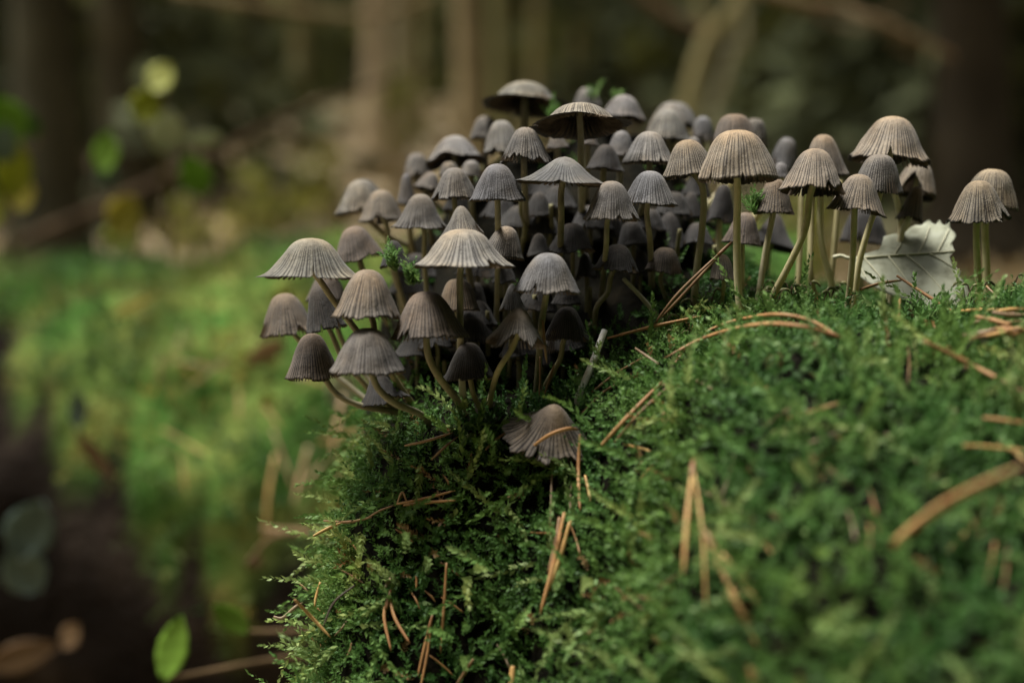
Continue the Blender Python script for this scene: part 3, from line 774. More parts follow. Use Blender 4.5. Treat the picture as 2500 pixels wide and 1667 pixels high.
# stems of caps standing deeper in the cluster, tint lowered to imitate shade
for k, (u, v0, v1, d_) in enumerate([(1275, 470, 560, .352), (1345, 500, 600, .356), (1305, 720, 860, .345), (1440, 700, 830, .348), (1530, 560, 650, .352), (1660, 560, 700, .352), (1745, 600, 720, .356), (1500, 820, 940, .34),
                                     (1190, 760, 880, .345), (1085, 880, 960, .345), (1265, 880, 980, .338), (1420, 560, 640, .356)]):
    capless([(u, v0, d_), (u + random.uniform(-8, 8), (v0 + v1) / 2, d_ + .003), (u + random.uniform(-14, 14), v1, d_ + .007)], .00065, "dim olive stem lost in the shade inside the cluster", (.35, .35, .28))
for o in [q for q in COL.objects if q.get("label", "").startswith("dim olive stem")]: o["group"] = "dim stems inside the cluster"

moss_sprig(1508, 262, .402, .0065, "green moss sprig sticking up behind the crest of the cluster", 9, 0.9)
moss_sprig(1450, 240, .415, .006, "short moss tip beside the small pale button on the crest", 4)
moss_sprig(1352, 300, .388, .006, "pale moss sprig under the black-edged umbrella", 8)
moss_sprig(1836, 520, .334, .0050, "moss sprig lying on the brown cap behind the thick stem", 12, 1.2)
moss_sprig(962, 655, .332, .0065, "dark moss sprig between the pale flared cap and the broad pale cap", 10)
moss_sprig(1010, 690, .338, .006, "shaded moss tuft above the broad brown-grey cap", 12, 1.0)

# ------------------------------------------------------------------ pine needles on the moss
def needle_mesh(pts, w, base):
    path = catmull([tuple(q) for q in pts], 14)
    f = np.linspace(0, 1, 14)
    rad = w * 0.72 * (0.75 + 0.35 * np.sin(np.pi * np.clip(f * 1.05, 0, 1))) * np.clip((1.02 - f) / 0.12, 0.18, 1)
    v, q, t = tube(path, rad, 6, flat=0.55)
    return make_mesh("pine_needle", v - np.array(base), [q, t])
NCOL = {'o': (1.0, 1.0, 1.0), 'y': (1.25, 1.45, 1.3), 'b': (0.55, 0.6, 0.7), 'g': (0.75, 1.0, 1.5), 'k': (0.16, 0.22, 0.4), 'p': (1.0, 1.25, 1.6)}
def needle(px, col, label, w=.0005, lift=.004, group=None):
    pts = []
    for q in px:
        if len(q) > 2: pts.append(P(*q))
        else:
            s = surf(q[0], q[1], lift)
            pts.append(s if s is not None else P(q[0], q[1], .345))
    base = pts[len(pts) // 2]
    j = random.uniform(.85, 1.15); c = NCOL[col]
    o = link("pine_needle", needle_mesh(pts, w, base), M['needle'], None, base, (c[0] * j, c[1] * j, c[2] * j))
    return tag(o, label, "pine needle", group or "pine needles lying on the moss")
def needle_pair(pa, pb, col, label, w=.0005, lift=.004):
    """two needles grown from one sheath: the sheath is where both begin"""
    def cv(px):
        out = []
        for q in px:
            s = P(*q) if len(q) > 2 else surf(q[0], q[1], lift)
            out.append(s if s is not None else P(q[0], q[1], .345))
        return out
    a, b = cv(pa), cv(pb)
    root = empty("pine_needle_pair", a[0])
    tag(root, label, "pine needle", "pine needles lying on the moss")
    c = NCOL[col]
    for pts in (a, b):
        j = random.uniform(.9, 1.1)
        link("needle", needle_mesh(pts, w, a[0]), M['needle'], root, None, (c[0] * j, c[1] * j, c[2] * j))
    dirn = (a[1] - a[0]).normalized()
    v, q, t = tube(catmull([tuple(a[0] - dirn * .0015), tuple(a[0] + dirn * .001), tuple(a[0] + dirn * .003)], 6), [w * .5, w * .85, w * 1.0, w * 1.0, w * .9, w * .8], 7)
    link("sheath", make_mesh("sheath", v - np.array(a[0]), [q, t]), M['needle'], root, None, (.55, .5, .5))
needle_pair([(2046, 822), (1960, 797), (1850, 792), (1725, 822), (1622, 874)], [(2046, 822), (1985, 786), (1900, 768), (1800, 782), (1722, 808)], 'o', "long orange needle pair arching over the moss before the thick stem", .00055, .006)
needle_pair([(1775, 602, .326), (1660, 712, .323), (1594, 795, .322)], [(1775, 602, .326), (1672, 715, .325), (1615, 775, .325)], 'b', "brown needle pair leaning up out of the dark hollow", .00045)
needle([(1483, 826), (1600, 796, .322), (1712, 772, .322)], 'o', "thin amber needle bridging the edge of the dark hollow")
needle([(1461, 1095), (1530, 1020), (1626, 922)], 'o', "orange needle running down the moss slope from the hollow", .00055, .005)
needle([(1500, 1080), (1560, 1010), (1640, 935)], 'b', "brown needle lying alongside the orange one on the slope", .0004, .004)
needle([(1551, 850), (1580, 870), (1610, 890)], 'g', "short pale needle stub at the lip of the hollow", .0004, .006)
needle([(1435, 965), (1500, 915), (1575, 870)], 'b', "dim brown needle lying in the shade of the hollow", .0004, .003)
needle([(1420, 1010), (1470, 960), (1520, 930)], 'b', "short dim needle near the whitish bare stem", .0004, .003)
needle([(2197, 728, .305), (2186, 840, .297), (2131, 988, .285)], 'o', "orange needle standing upright on the moss below the dead leaf", .0005)
needle([(2254, 832), (2370, 890), (2510, 962)], 'o', "straight brown needle slanting down the bright moss", .00055, .007)
needle([(2180, 1335, .225), (2240, 1280, .222), (2330, 1215, .218), (2520, 1125, .212)], 'o', "thick blurred orange needle bundle poking across the moss", .00095)
needle([(2185, 1318, .226), (2260, 1258, .224), (2350, 1200, .220)], 'y', "pale blurred needle clinging to the thick bundle", .0006)
needle([(2350, 1088), (2420, 1092), (2510, 1102)], 'y', "blurred yellow needle above the thick bundle", .0005, .005)
needle([(2400, 1020), (2450, 1026), (2510, 1034)], 'o', "short blurred needle on the bright moss above the yellow one", .00045, .005)
needle_pair([(1692, 1135, .262), (1678, 1260, .253), (1668, 1405, .247)], [(1692, 1135, .262), (1715, 1300, .25), (1724, 1490, .243)], 'y', "upright yellow needle pair forming a narrow fork on the moss", .00055)
needle_pair([(1725, 1305, .248), (1800, 1400, .242), (1905, 1560, .235)], [(1725, 1305, .248), (1790, 1450, .24), (1852, 1585, .235)], 'y', "spreading yellow needle pair below the narrow fork", .00055)
for k, (a, b) in enumerate([((1378, 1250), (1318, 1500)), ((1392, 1270), (1335, 1450)), ((1366, 1262), (1338, 1400))]):
    needle([a, ((a[0] + b[0]) / 2 + 4, (a[1] + b[1]) / 2), b], 'oyb'[k], ["long orange needle of the upright bundle on the front moss", "yellowish needle inside the upright bundle on the front moss", "short brown needle of the upright bundle on the front moss"][k], .0006, .007)
needle([(1416, 1060), (1412, 1150), (1416, 1248)], 'o', "vertical orange needle beneath the collapsed brown cap", .0005, .005)
needle([(1428, 1160), (1438, 1200), (1440, 1235)], 'y', "short yellow needle beside the vertical one under the collapsed cap", .0004, .004)
needle([(1350, 1128), (1346, 1200), (1344, 1290)], 'g', "thin grey stalk hanging straight down the dark moss", .00028, .005)
needle([(1395, 1180), (1392, 1230), (1398, 1280)], 'g', "second thin grey stalk on the dark moss", .00022, .004)
needle([(968, 1230), (1030, 1218), (1112, 1197)], 'o', "upper orange needle of the crossed pair on dark moss", .0004, .005)
needle([(985, 1233), (1045, 1226), (1113, 1221)], 'o', "lower orange needle of the crossed pair on dark moss", .00042, .005)
needle([(970, 1228), (982, 1202), (994, 1226)], 'o', "small bent orange needle at the crossed pair's end", .00035, .005)
needle([(790, 1271), (850, 1274), (908, 1262)], 'b', "grey-brown twig-like needle at the moss edge", .00045, .005)
needle([(765, 1308), (800, 1290), (835, 1275)], 'y', "pale yellow needle under the grey-brown one", .0005, .006)
needle([(900, 1262), (930, 1245), (965, 1232)], 'b', "short brown needle linking the crossed pair to the edge", .0003, .005)
needle([(988, 1088), (1045, 1075), (1108, 1055)], 'b', "brown needle lying across the dark base of the cluster", .0004, .006)
needle([(1053, 1122), (1085, 1092), (1120, 1064)], 'b', "second brown needle slanting at the dark base", .00035, .006)
needle([(1185, 1098), (1215, 1070), (1250, 1045)], 'b', "brown needle beside the collapsed cap", .0004, .005)
needle([(1090, 1373), (1084, 1480), (1075, 1595)], 'o', "long upright orange needle on the front moss", .00042, .006)
needle_pair([(1052, 1515), (1036, 1580), (1020, 1650)], [(1052, 1515), (1044, 1590), (1026, 1680)], 'o', "orange needle pair near the bottom of the front moss", .0004, .006)
needle_pair([(950, 1455), (938, 1503), (955, 1590)], [(950, 1455), (965, 1510), (1001, 1570)], 'o', "amber needle pair spreading like an inverted fork", .00048, .006)
needle([(719, 1463), (760, 1505), (808, 1556)], 'y', "pale needle jutting from the moss edge over the gap", .00048, .007)
needle([(966, 1398), (952, 1415), (938, 1436)], 'g', "short pale needle stub above the inverted fork", .0005, .006)
needle([(1016, 1405), (1017, 1420), (1016, 1438)], 'o', "tiny orange stub above the bottom needle pair", .00032, .005)
needle([(1156, 1608), (1135, 1640), (1112, 1675)], 'b', "brown needle tip at the lowest front moss", .0005, .006)
needle([(1252, 1625), (1250, 1650), (1246, 1680)], 'y', "pale thick needle tip at the lowest front moss", .0008, .007)
needle([(866, 1428), (815, 1471), (788, 1532)], 'k', "curved black grass-like blade on the moss edge", .00035, .008)
needle([(668, 1505, .318), (690, 1508, .318), (720, 1482, .318), (740, 1470, .32)], 'g', "pale green tendril curling off the moss edge", .0005)
needle([(725, 1418), (745, 1436), (757, 1450)], 'b', "dark needle scrap at the moss edge", .0004, .005)
needle([(782, 1420), (772, 1455), (768, 1480)], 'y', "short tan needle near the pale jutting one", .0004, .005)
needle([(2189, 673, .332), (2298, 744, .326), (2358, 780, .324)], 'o', "brown needle slanting in front of the dead leaf", .0005)
needle([(2098, 708, .338), (2150, 692, .338), (2205, 684, .336)], 'o', "amber needle leaning on the dead leaf's lower edge", .0005)
needle([(2408, 698, .326), (2450, 742, .322), (2495, 782, .320)], 'b', "dark needle slanting over the pile beside the twin tan mushrooms", .0005)
needle([(1293, 1095, .307), (1340, 1062, .304), (1386, 1046, .304), (1414, 1049, .306)], 'o', "orange needle lying on the collapsed brown cap", .0005)
needle([(1325, 781, .312), (1329, 830, .312), (1335, 888, .314)], 'b', "brown needle caught on the torn mauve cap's flap", .0004)
needle([(1353, 890, .322), (1340, 930, .322), (1326, 975, .322)], 'b', "thin brown needle upright behind the collapsed cap", .00035)
needle([(1318, 870, .325), (1319, 920, .325), (1316, 970, .325)], 'b', "thin reddish stalk behind the collapsed cap", .0003)
for k in range(15):
    u = random.uniform(2370, 2500); v = random.uniform(752, 822); a = random.uniform(-.25, .25); L = random.uniform(70, 130)
    needle([(u - L / 2, v + L / 2 * a), (u, v + random.uniform(-4, 4)), (u + L / 2, v - L / 2 * a)],
           'obg'[k % 3] if k % 5 else 'y', "dry needle in the heap beside the twin tan mushrooms", .0006, random.uniform(.003, .006), "heap of dry needles beside the twin mushrooms")
for k in range(26):
    u = random.uniform(1500, 2480); v = random.uniform(860, 1640); a = random.uniform(0, PI); L = random.uniform(25, 70)
    needle([(u - L * math.cos(a), v - L * math.sin(a)), (u + 3, v), (u + L * math.cos(a), v + L * math.sin(a))], random.choice('bogy'),
           "small needle scrap half buried in the front moss", .00035, .0025, "needle scraps half buried in the front moss")
for k in range(16):
    u = random.uniform(760, 1450); v = random.uniform(1150, 1640); a = random.uniform(0, PI); L = random.uniform(14, 45)
    needle([(u - L * math.cos(a), v - L * math.sin(a)), (u + 3, v), (u + L * math.cos(a), v + L * math.sin(a))], random.choice('bog'),
           "tiny brown litter scrap in the sharp dark moss", .0003, .003, "litter scraps in the dark moss")

# ------------------------------------------------------------------ moss stalks with capsules along the brow
def moss_stalk(u, v, d, hpx, lean, label, group):
    b = P(u, v, d); b.z = sh(b.x, b.y) - .0005
    h = hpx * d / FPX + max(0, P(u, v, d).z - b.z)
    path = catmull([(0, 0, 0), (lean * h * .15, 0, h * .6), (lean * h * .35, 0, h)], 8)
    sv, sq, st = tube(path, [.00017] * 8, 5)
    root = empty("moss_stalk", b)
    link("stalk", make_mesh("stalk", sv, [sq, st]), M['seta'], root)
    e = path[-1]; s = 1 if lean > 0 else -1
    cpath = catmull([tuple(e), (e[0] + s * .0007, e[1], e[2] + .0003), (e[0] + s * .0017, e[1], e[2] - .0002), (e[0] + s * .0024, e[1], e[2] - .0011)], 9)
    cv, cq, ct = tube(cpath, [.00014, .00022, .0003, .00036, .00036, .00033, .0003, .0002, .0001], 6)
    link("capsule", make_mesh("capsule", cv, [cq, ct]), M['capsule'], root)
    tag(root, label, "moss stalk", group)
for k in range(34):
    u = random.uniform(1850, 2480) if k < 26 else random.uniform(1560, 1760)
    d_ = random.uniform(.322, .345)
    if 2060 < u < 2340: u = random.choice((random.uniform(1850, 2050), random.uniform(2340, 2480)))
    moss_stalk(u, random.uniform(735, 750) if u > 1850 else random.uniform(790, 850), d_, random.uniform(22, 55), random.choice((-1, 1)) * random.uniform(.3, .9),
               "tiny brown moss stalk with nodding capsule on the stump's brow", "moss stalks with capsules")
moss_stalk(2452, 735, .335, 62, .7, "tallest moss stalk with nodding capsule beside the twin mushrooms", "moss stalks with capsules")

# ------------------------------------------------------------------ the pale dead leaf beside the twin mushrooms
def dead_leaf():
    base = P(2100, 700, .345)
    root = empty("dead_leaf", base)
    tag(root, "pale grey-green dead leaf with toothed edge, folded along its midrib", "leaf")
    def lp(u, v):
        # the upper half leans back from the midrib, the lower half comes forward
        mv = 640 - (u - 2036) * 0.085
        d = .345 + (.00012 * (mv - v) if v < mv else .00010 * (mv - v)) + .001 * math.sin((u - 2036) / 55.0) * (abs(v - mv) / 80) + .004 * (u - 2036) / 300
        return np.array(P(u, v, d))
    z = lambda x, y: (1800 + x * .3634, 250 + y * .3634)
    up = [(770, 1052), (860, 1015), (970, 985), (985, 900), (1060, 882), (1120, 884), (1160, 845), (1200, 822), (1235, 828), (1290, 785), (1310, 815), (1338, 820), (1358, 788), (1385, 828), (1410, 822), (1424, 800), (1430, 850), (1448, 862), (1474, 890), (1462, 915), (1438, 930), (1446, 965), (1457, 995)]
    lo = [(770, 1052), (765, 1085), (790, 1120), (805, 1160), (850, 1190), (900, 1225), (960, 1262), (1040, 1300), (1130, 1335), (1230, 1372), (1330, 1400), (1420, 1425), (1500, 1430), (1560, 1410), (1600, 1370), (1590, 1310), (1562, 1290), (1552, 1215), (1505, 1208), (1488, 1190), (1502, 1135), (1455, 1105), (1440, 1075), (1418, 1045), (1457, 1003)]
    mid = lambda s: (770 + (1457 - 770) * s, 1052 - 53 * s)
    def blade(out, name, n=56, m=9):
        o = np.array(out, float); L = np.concatenate([[0], np.cumsum(np.hypot(*np.diff(o, axis=0).T))]); L /= L[-1]
        S = np.linspace(0, 1, n)
        ex = np.interp(S, L, o[:, 0]); ey = np.interp(S, L, o[:, 1])
        V = []
        for i, s in enumerate(S):
            mx, my = mid(s)
            for j in range(m):
                f = j / (m - 1)
                u, v = z(mx + (ex[i] - mx) * f, my + (ey[i] - my) * f)
                pnt = lp(u, v)
                # ribs between the veins: the blade puckers
                pnt[1] += .00018 * math.sin(s * 6 * 2 * PI + f * 2.5) * math.sin(f * PI)
                V.append(pnt)
        V = np.array(V)
        I = np.arange(n * m).reshape(n, m)
        Q = np.stack([I[:-1, :-1], I[1:, :-1], I[1:, 1:], I[:-1, 1:]], -1).reshape(-1, 4)
        # give the blade a thickness
        V2 = V + np.array([0, .00025, 0])
        e = np.concatenate([I[:, -1]])
        rimq = np.stack([e[:-1], e[1:], e[1:] + len(V), e[:-1] + len(V)], -1)
        me = make_mesh(name, np.vstack([V, V2]) - np.array(base), np.vstack([Q, Q[:, ::-1] + len(V), rimq]))
        b = link(name, me, M['deadleaf'], root)
        return b
    bu = blade(up, "upper_blade"); bl = blade(lo, "lower_blade")
    def vein(px, w0, w1, name, par):
        pts = [lp(*z(*q)) + np.array([0, -.0004, 0]) for q in px]
        path = catmull([tuple(q) for q in pts], 14)
        v, q, t = tube(path, np.linspace(w0, w1, 14), 6)
        link(name, make_mesh(name, v - np.array(base), [q, t]), M['vein'], par)
    vein([(645, 1040), (700, 1030), (770, 1048), (1000, 1030), (1250, 1015), (1457, 998)], .0005, .0002, "midrib", root)
    for q in ([(850, 1045), (925, 1130), (1010, 1235)], [(1010, 1030), (1090, 1130), (1200, 1290)], [(1130, 1022), (1260, 1130), (1420, 1310)], [(1280, 1012), (1390, 1070), (1500, 1135)], [(800, 1052), (830, 1110), (860, 1180)]):
        vein(q, .00022, .0001, "vein", bl)
    for q in ([(1210, 1018), (1260, 920), (1290, 830)], [(1050, 1025), (1090, 960), (1120, 890)], [(1340, 1008), (1380, 930), (1420, 850)]):
        vein(q, .00020, .0001, "vein", bu)
dead_leaf()

# ------------------------------------------------------------------ generic leaf blade and leafy saplings
def leaf_mesh(L, W, cup=0.15, seed=0):
    r_ = np.random.default_rng(seed)
    n, m = 14, 7
    V = []
    for i in range(n):
        s = i / (n - 1)
        w = W * 0.5 * (math.sin(PI * min(1, s * 0.97 + 0.015)) ** 0.75) * (1.08 - 0.25 * s)
        for j in range(m):
            f = (j / (m - 1) - 0.5) * 2
            wob = 1 + 0.07 * math.sin(i * 3.1) * abs(f)
            V.append((f * w * wob, -cup * W * (f * f) * 0.5 - 0.10 * L * (s - .5) ** 2 + .02 * W * math.sin(i * 2.0) * f, s * L))
    V = np.array(V); I = np.arange(n * m).reshape(n, m)
    Q = np.stack([I[:-1, :-1], I[1:, :-1], I[1:, 1:], I[:-1, 1:]], -1).reshape(-1, 4)
    V2 = V + np.array([0, L * 0.006, 0])
    bnd = np.concatenate([I[0, :], I[1:, -1], I[-1, -2::-1], I[-2:0:-1, 0]])
    b2 = np.roll(bnd, -1)
    rq = np.stack([bnd, b2, b2 + len(V), bnd + len(V)], -1)
    return make_mesh("leaf", np.vstack([V, V2]), np.vstack([Q, Q[:, ::-1] + len(V), rq]))
LC = {'green': (0.19, 0.33, 0.045), 'yg': (0.36, 0.38, 0.045), 'lime': (0.48, 0.50, 0.16), 'white': (0.42, 0.43, 0.32), 'yellow': (0.42, 0.36, 0.07), 'deep': (0.07, 0.16, 0.025),
      'brown': (0.25, 0.16, 0.09), 'pink': (0.40, 0.28, 0.19), 'bluegrey': (0.14, 0.19, 0.16)}
def put_leaf(u, v, d, Lpx, Wpx, ang, col, parent=None, origin=None, yaw=None, label=None, group=None):
    k_ = 1.08 if parent is not None else 1.0
    L = k_ * Lpx * d / FPX; W = k_ * Wpx * d / FPX
    c = P(u, v, d)
    me = leaf_mesh(L, W, seed=int(u + v))
    rot = Matrix.Rotation(R(ang), 4, 'Y') @ Matrix.Rotation(R(yaw if yaw is not None else random.uniform(-25, 25)), 4, 'Z') @ Matrix.Rotation(R(random.uniform(-20, 15)), 4, 'X')
    st = c - (rot.to_3x3() @ Vector((0, 0, L / 2)))
    o = link("leaf", me, M['leaf'], parent, None, LC[col])
    o.matrix_local = Matrix.Translation(st - (origin or Vector())) @ rot
    if label:
        o.name = "fallen_leaf"
        tag(o, label, "leaf", group)
    return st
def sapling(origin, top, leaves, label, r0=.0016):
    root = empty("sapling", origin)
    tag(root, label, "sapling", "leafy saplings beside the log")
    o3 = np.array(origin)
    path = catmull([tuple(origin), tuple((origin + top) / 2 + Vector((.01, .01, .02))), tuple(top)], 16)
    v, q, t = tube(path, np.linspace(r0, r0 * .35, 16), 7)
    link("stem", make_mesh("stem", v - o3, [q, t]), M['twig'], root, None, (1.2, 1.1, .9))
    for lf in leaves:
        st = put_leaf(*lf, parent=root, origin=origin)
        k = int(np.argmin(np.linalg.norm(path - np.array(st), axis=1))); k = max(2, k - 2)
        tw = catmull([tuple(path[k]), tuple((Vector(path[k]) + st) / 2 + Vector((0, 0, .004))), tuple(st)], 8)
        v, q, t = tube(tw, np.linspace(r0 * .45, r0 * .2, 8), 5)
        link("twig", make_mesh("twig", v - o3, [q, t]), M['twig'], root, None, (1.2, 1.1, .9))
def gpt(u, d):
    p_ = P(u, 700, d); p_.z = float(ground_h(p_.x, p_.y)); return p_
sapling(gpt(330, .98), P(400, 190, .80), [(395, 190, .74, 75, 80, 40, 'lime', ), (355, 258, .74, 88, 78, 25, 'yg'), (408, 322, .76, 100, 96, 10, 'white'), (262, 372, .72, 98, 72, 8, 'green'), (262, 430, .73, 60, 60, 0, 'bluegrey'),
        (478, 428, .75, 100, 78, -25, 'green'), (308, 525, .76, 105, 100, 35, 'yellow'), (296, 575, .78, 80, 90, 5, 'lime'), (500, 340, .80, 90, 40, 80, 'white')], "sapling with lime, yellow and whitish leaves behind the mossy log")
sapling(gpt(-60, .98), P(10, 240, .80), [(20, 290, .74, 110, 95, -30, 'green'), (12, 350, .72, 90, 60, 5, 'bluegrey'), (35, 415, .74, 130, 85, 10, 'yg'), (50, 470, .76, 90, 70, -5, 'yellow'), (60, 300, .77, 90, 60, -60, 'deep'), (-20, 510, .76, 90, 80, 20, 'yg')],
        "sapling with bright green leaves at the dark trunk's side")
sapling(P(1050, 1720, .50), P(640, 1290, .56), [(425, 1580, .47, 150, 84, 14, 'green'), (565, 1508, .48, 100, 58, -50, 'green'), (620, 1370, .56, 40, 30, 60, 'brown')], "low seedling with a green leaf in the gap before the log", .0035)

# ------------------------------------------------------------------ the fallen mossy log
LA = Vector((-0.62, 0.86, 0.262)); LB = Vector((0.15, 0.74, 0.262))
def log_surface(ns=150, na=110):
    S = np.linspace(0, 1, ns); A = np.linspace(0, 2 * PI, na, endpoint=False)
    ax = np.array(LB - LA); ln_ = np.linalg.norm(ax); ax = ax / ln_
    side = np.cross(ax, [0, 0, 1]); side /= np.linalg.norm(side); upv = np.cross(side, ax)
    SS, AA = np.meshgrid(S, A, indexing='ij')
    r = 0.162 + 0.016 * fbm(SS * 9, np.cos(AA) * 2 + 5, 3) + 0.014 * fbm(SS * 22, AA * 5.0, 2) * np.minimum(AA, 2 * PI - AA).clip(0, .4) / .4
    # sunken flank toward the far end and a hump near the stump
    r = r - 0.035 * np.exp(-((SS - .27) / .12) ** 2) * np.clip(np.cos(AA - 0.2), 0, 1) + 0.012 * np.exp(-((SS - .8) / .25) ** 2)
    c = np.array(LA)[None, None] + SS[..., None] * ax * ln_
    V = c + r[..., None] * (np.cos(AA)[..., None] * side + np.sin(AA)[..., None] * upv)
    I = np.arange(ns * na).reshape(ns, na); J = np.roll(I, -1, axis=1)
    Q = np.stack([I[:-1], J[:-1], J[1:], I[1:]], -1).reshape(-1, 4)
    return V.reshape(-1, 3), Q, SS.ravel(), AA.ravel(), I
LV, LQ, LS, LAn, LI = log_surface()
cap0 = LV[LI[0]].mean(0); cap1 = LV[LI[-1]].mean(0)
LV2 = np.vstack([LV, cap0, cap1]); na_ = LI.shape[1]
ends = np.array([(len(LV), LI[0][j], LI[0][(j + 1) % na_]) for j in range(na_)] + [(len(LV) + 1, LI[-1][(j + 1) % na_], LI[-1][j]) for j in range(na_)])
def log_cover(q):
    """how far the moss reaches round the log: 1 under moss, 0 on bare flank; also the outward normals"""
    axd = np.array((LB - LA).normalized())
    nr = q - (np.array(LA) + ((q - np.array(LA)) @ axd)[:, None] * axd)
    nr /= np.linalg.norm(nr, axis=1)[:, None] + 1e-9
    an = np.degrees(np.arctan2(nr[:, 2], -nr[:, 1]))          # 90 = top, 0 = towards the lens
    su = (q[:, 0] - LA.x) / (LB.x - LA.x)
    lim = np.interp(su, [0, .46, .52, .58, .66, 1], [58, 52, 45, 20, 8, 5]) + 30 * fbm(su * 40, su * 11, 3)
    return smooth(-7, 7, an - lim) * (an < 165), nr
cov = np.append(log_cover(LV)[0], [0, 0])
log = link("fallen_log", make_mesh("fallen_log", LV2, [LQ, ends], True, {"cover": cov}), M['log'])
tag(log, "fallen log with dark rotten flank under a coat of yellow-green moss", "log")
lc = LV[LQ].mean(1)
wl_, nrl = log_cover(lc)
wl_ = wl_ * (0.6 + smooth(-.4, .3, fbm(lc[:, 0] * 28, lc[:, 1] * 28 + lc[:, 2] * 28, 3))) + 1e-9
ar = np.linalg.norm(np.cross(LV[LQ[:, 2]] - LV[LQ[:, 0]], LV[LQ[:, 3]] - LV[LQ[:, 1]]), axis=1)
idx = rng.choice(len(LQ), 13000, p=wl_ * ar / (wl_ * ar).sum())
uu = rng.random((13000, 1)); vv = rng.random((13000, 1))
a_, b_, c_, d_ = (LV[LQ[idx, i]] for i in range(4))
pl = a_ * (1 - uu) * (1 - vv) + b_ * uu * (1 - vv) + c_ * uu * vv + d_ * (1 - uu) * vv
shl = np.clip(0.45 + 0.6 * fbm(pl[:, 0] * 30 + 4, pl[:, 2] * 30 + pl[:, 1] * 20, 3) + 0.4 * (rng.random(len(pl)) - .5), 0, 1)
Vl, Ql, Al = moss_geometry(pl, nrl[idx], 0.008 + 0.007 * rng.random(len(pl)), 0.0026, 0.0013, 12, up=0.05, spread=0.6, appress=0.6, shade=shl)
lm = link("moss", make_mesh("log_moss", Vl, Ql, False, {"shoot": Al}), M['moss_far'], log)
tag(lm, kind="stuff")
LBVH = BVHTree.FromPolygons([tuple(v) for v in LV.tolist()], [tuple(q) for q in LQ.tolist()])
def log_hit(u, v, lift=.012):
    dr = (P(u, v, 1.0) - CAMP).normalized()
    h = LBVH.ray_cast(CAMP, dr, 3.0)
    return None if h[0] is None else h[0] - dr * lift
def straw(px, col, w, label, group="dry straws on the mossy log"):
    pts = [log_hit(*q) for q in px]
    if any(q is None for q in pts): return
    base = pts[0]
    c = NCOL[col]
    o = link("dry_straw", needle_mesh(pts, w, base), M['needle'], None, base, c)
    tag(o, label, "straw", group)
straw([(838, 965), (822, 1050), (812, 1130)], 'p', .0016, "pale pinkish straw hanging down the log beside the stump")
straw([(752, 1090), (735, 1160), (715, 1235)], 'p', .0013, "buff straw hanging on the log's mossy flank")
straw([(672, 1110), (655, 1210), (648, 1320)], 'y', .0011, "long yellow straw trailing lowest on the log")
straw([(790, 1130), (770, 1150), (740, 1190)], 'p', .0010, "short buff straw crossing the hanging one")
straw([(780, 1080), (850, 1060), (940, 1050)], 'y', .0009, "yellowish straw lying level along the log")
for k in range(12):
    u = random.uniform(380, 880); v = random.uniform(760, 1180); L = random.uniform(30, 80); a = random.gauss(1.9, .8)
    straw([(u - L * math.cos(a), v - L * math.sin(a)), (u, v), (u + L * math.cos(a), v + L * math.sin(a))], random.choice('oyyop'), random.uniform(.0004, .0008), "blurred dry straw scattered on the log's moss")
def log_leaf(u, v, Lpx, Wpx, ang_, col, label):
    h = log_hit(u, v, .012)
    if h is None: return
    d_ = (h - CAMP).dot(Vector((0, cp, -sp)))
    put_leaf(u, v, d_, Lpx, Wpx, ang_, col, label=label, group="leaves fallen on the log")
log_leaf(650, 860, 120, 55, 55, 'pink', "blurred pinkish leaf on the log's moss behind the lowest caps")
log_leaf(838, 948, 110, 75, 30, 'white', "bright whitish leaf on the log right behind the curved stems")
log_leaf(745, 905, 60, 40, 60, 'pink', "small rosy leaf on the log beside the dark brown cap")
log_leaf(175, 625, 60, 55, 0, 'pink', "small buff leaf on top of the log under the sapling")
log_leaf(690, 720, 60, 35, 70, 'yellow', "small amber leaf on the log behind the pale flared cap")
log_leaf(330, 745, 130, 30, 60, 'yellow', "long yellow leaf lying on the log's top edge")
log_leaf(655, 980, 44, 40, 0, 'lime', "tiny pale leaf spot on the log's flank")
# leaves caught low on the dark flank
log_leaf(75, 1290, 150, 130, 25, 'bluegrey', "bluish grey leaf low on the log's dark flank")
log_leaf(60, 1390, 130, 120, -30, 'bluegrey', "second bluish leaf lower on the dark flank")
log_leaf(55, 1600, 170, 80, 75, 'brown', "brown dead leaf at the foot of the dark flank")
log_leaf(175, 1550, 80, 60, 40, 'brown', "small reddish leaf scrap on the dark flank")
log_leaf(230, 1110, 150, 40, -35, 'brown', "brown bark flake on the dark flank of the log")
log_leaf(190, 1000, 90, 45, 5, 'bluegrey', "pale lichen flake on the dark flank of the log")

# ------------------------------------------------------------------ fallen branches and twigs behind
def branch(px, r0, r1, mat, col, name, label, cat="branch", sub=()):
    w = [P(*q) for q in px]
    base = w[0]
    path = catmull([tuple(q) for q in w], 22)
    v, q, t = tube(path, np.linspace(r0, r1, 22), 9, rough=.15)
    o = link(name, make_mesh(name, v - np.array(base), [q, t]), mat, None, base, col)
    tag(o, label, cat)
    for s in sub:
        sw = [P(*q_) for q_ in s]
        pth = catmull([tuple(q_) for q_ in sw], 12)
        v, q, t = tube(pth, np.linspace(r1 * .8, r1 * .3, 12), 6)
        link("side_twig", make_mesh("side_twig", v - np.array(base), [q, t]), mat, o, None, col)
    return o
branch([(-260, 735, 1.35), (60, 590, 1.38), (330, 470, 1.40), (600, 340, 1.45), (820, 240, 1.5), (1000, 180, 1.55)], .007, .002, M['twig'], (.6, .55, .5), "fallen_branch", "dark fallen branch slanting behind the mossy log")
branch([(420, -20, 2.2), (640, 12, 2.2), (860, 40, 2.2), (960, 25, 2.2), (1060, -10, 2.2)], .006, .005, M['twig'], (1.6, 1.6, 1.3), "hanging_twig", "thin tan twig hanging across the slender trunks")
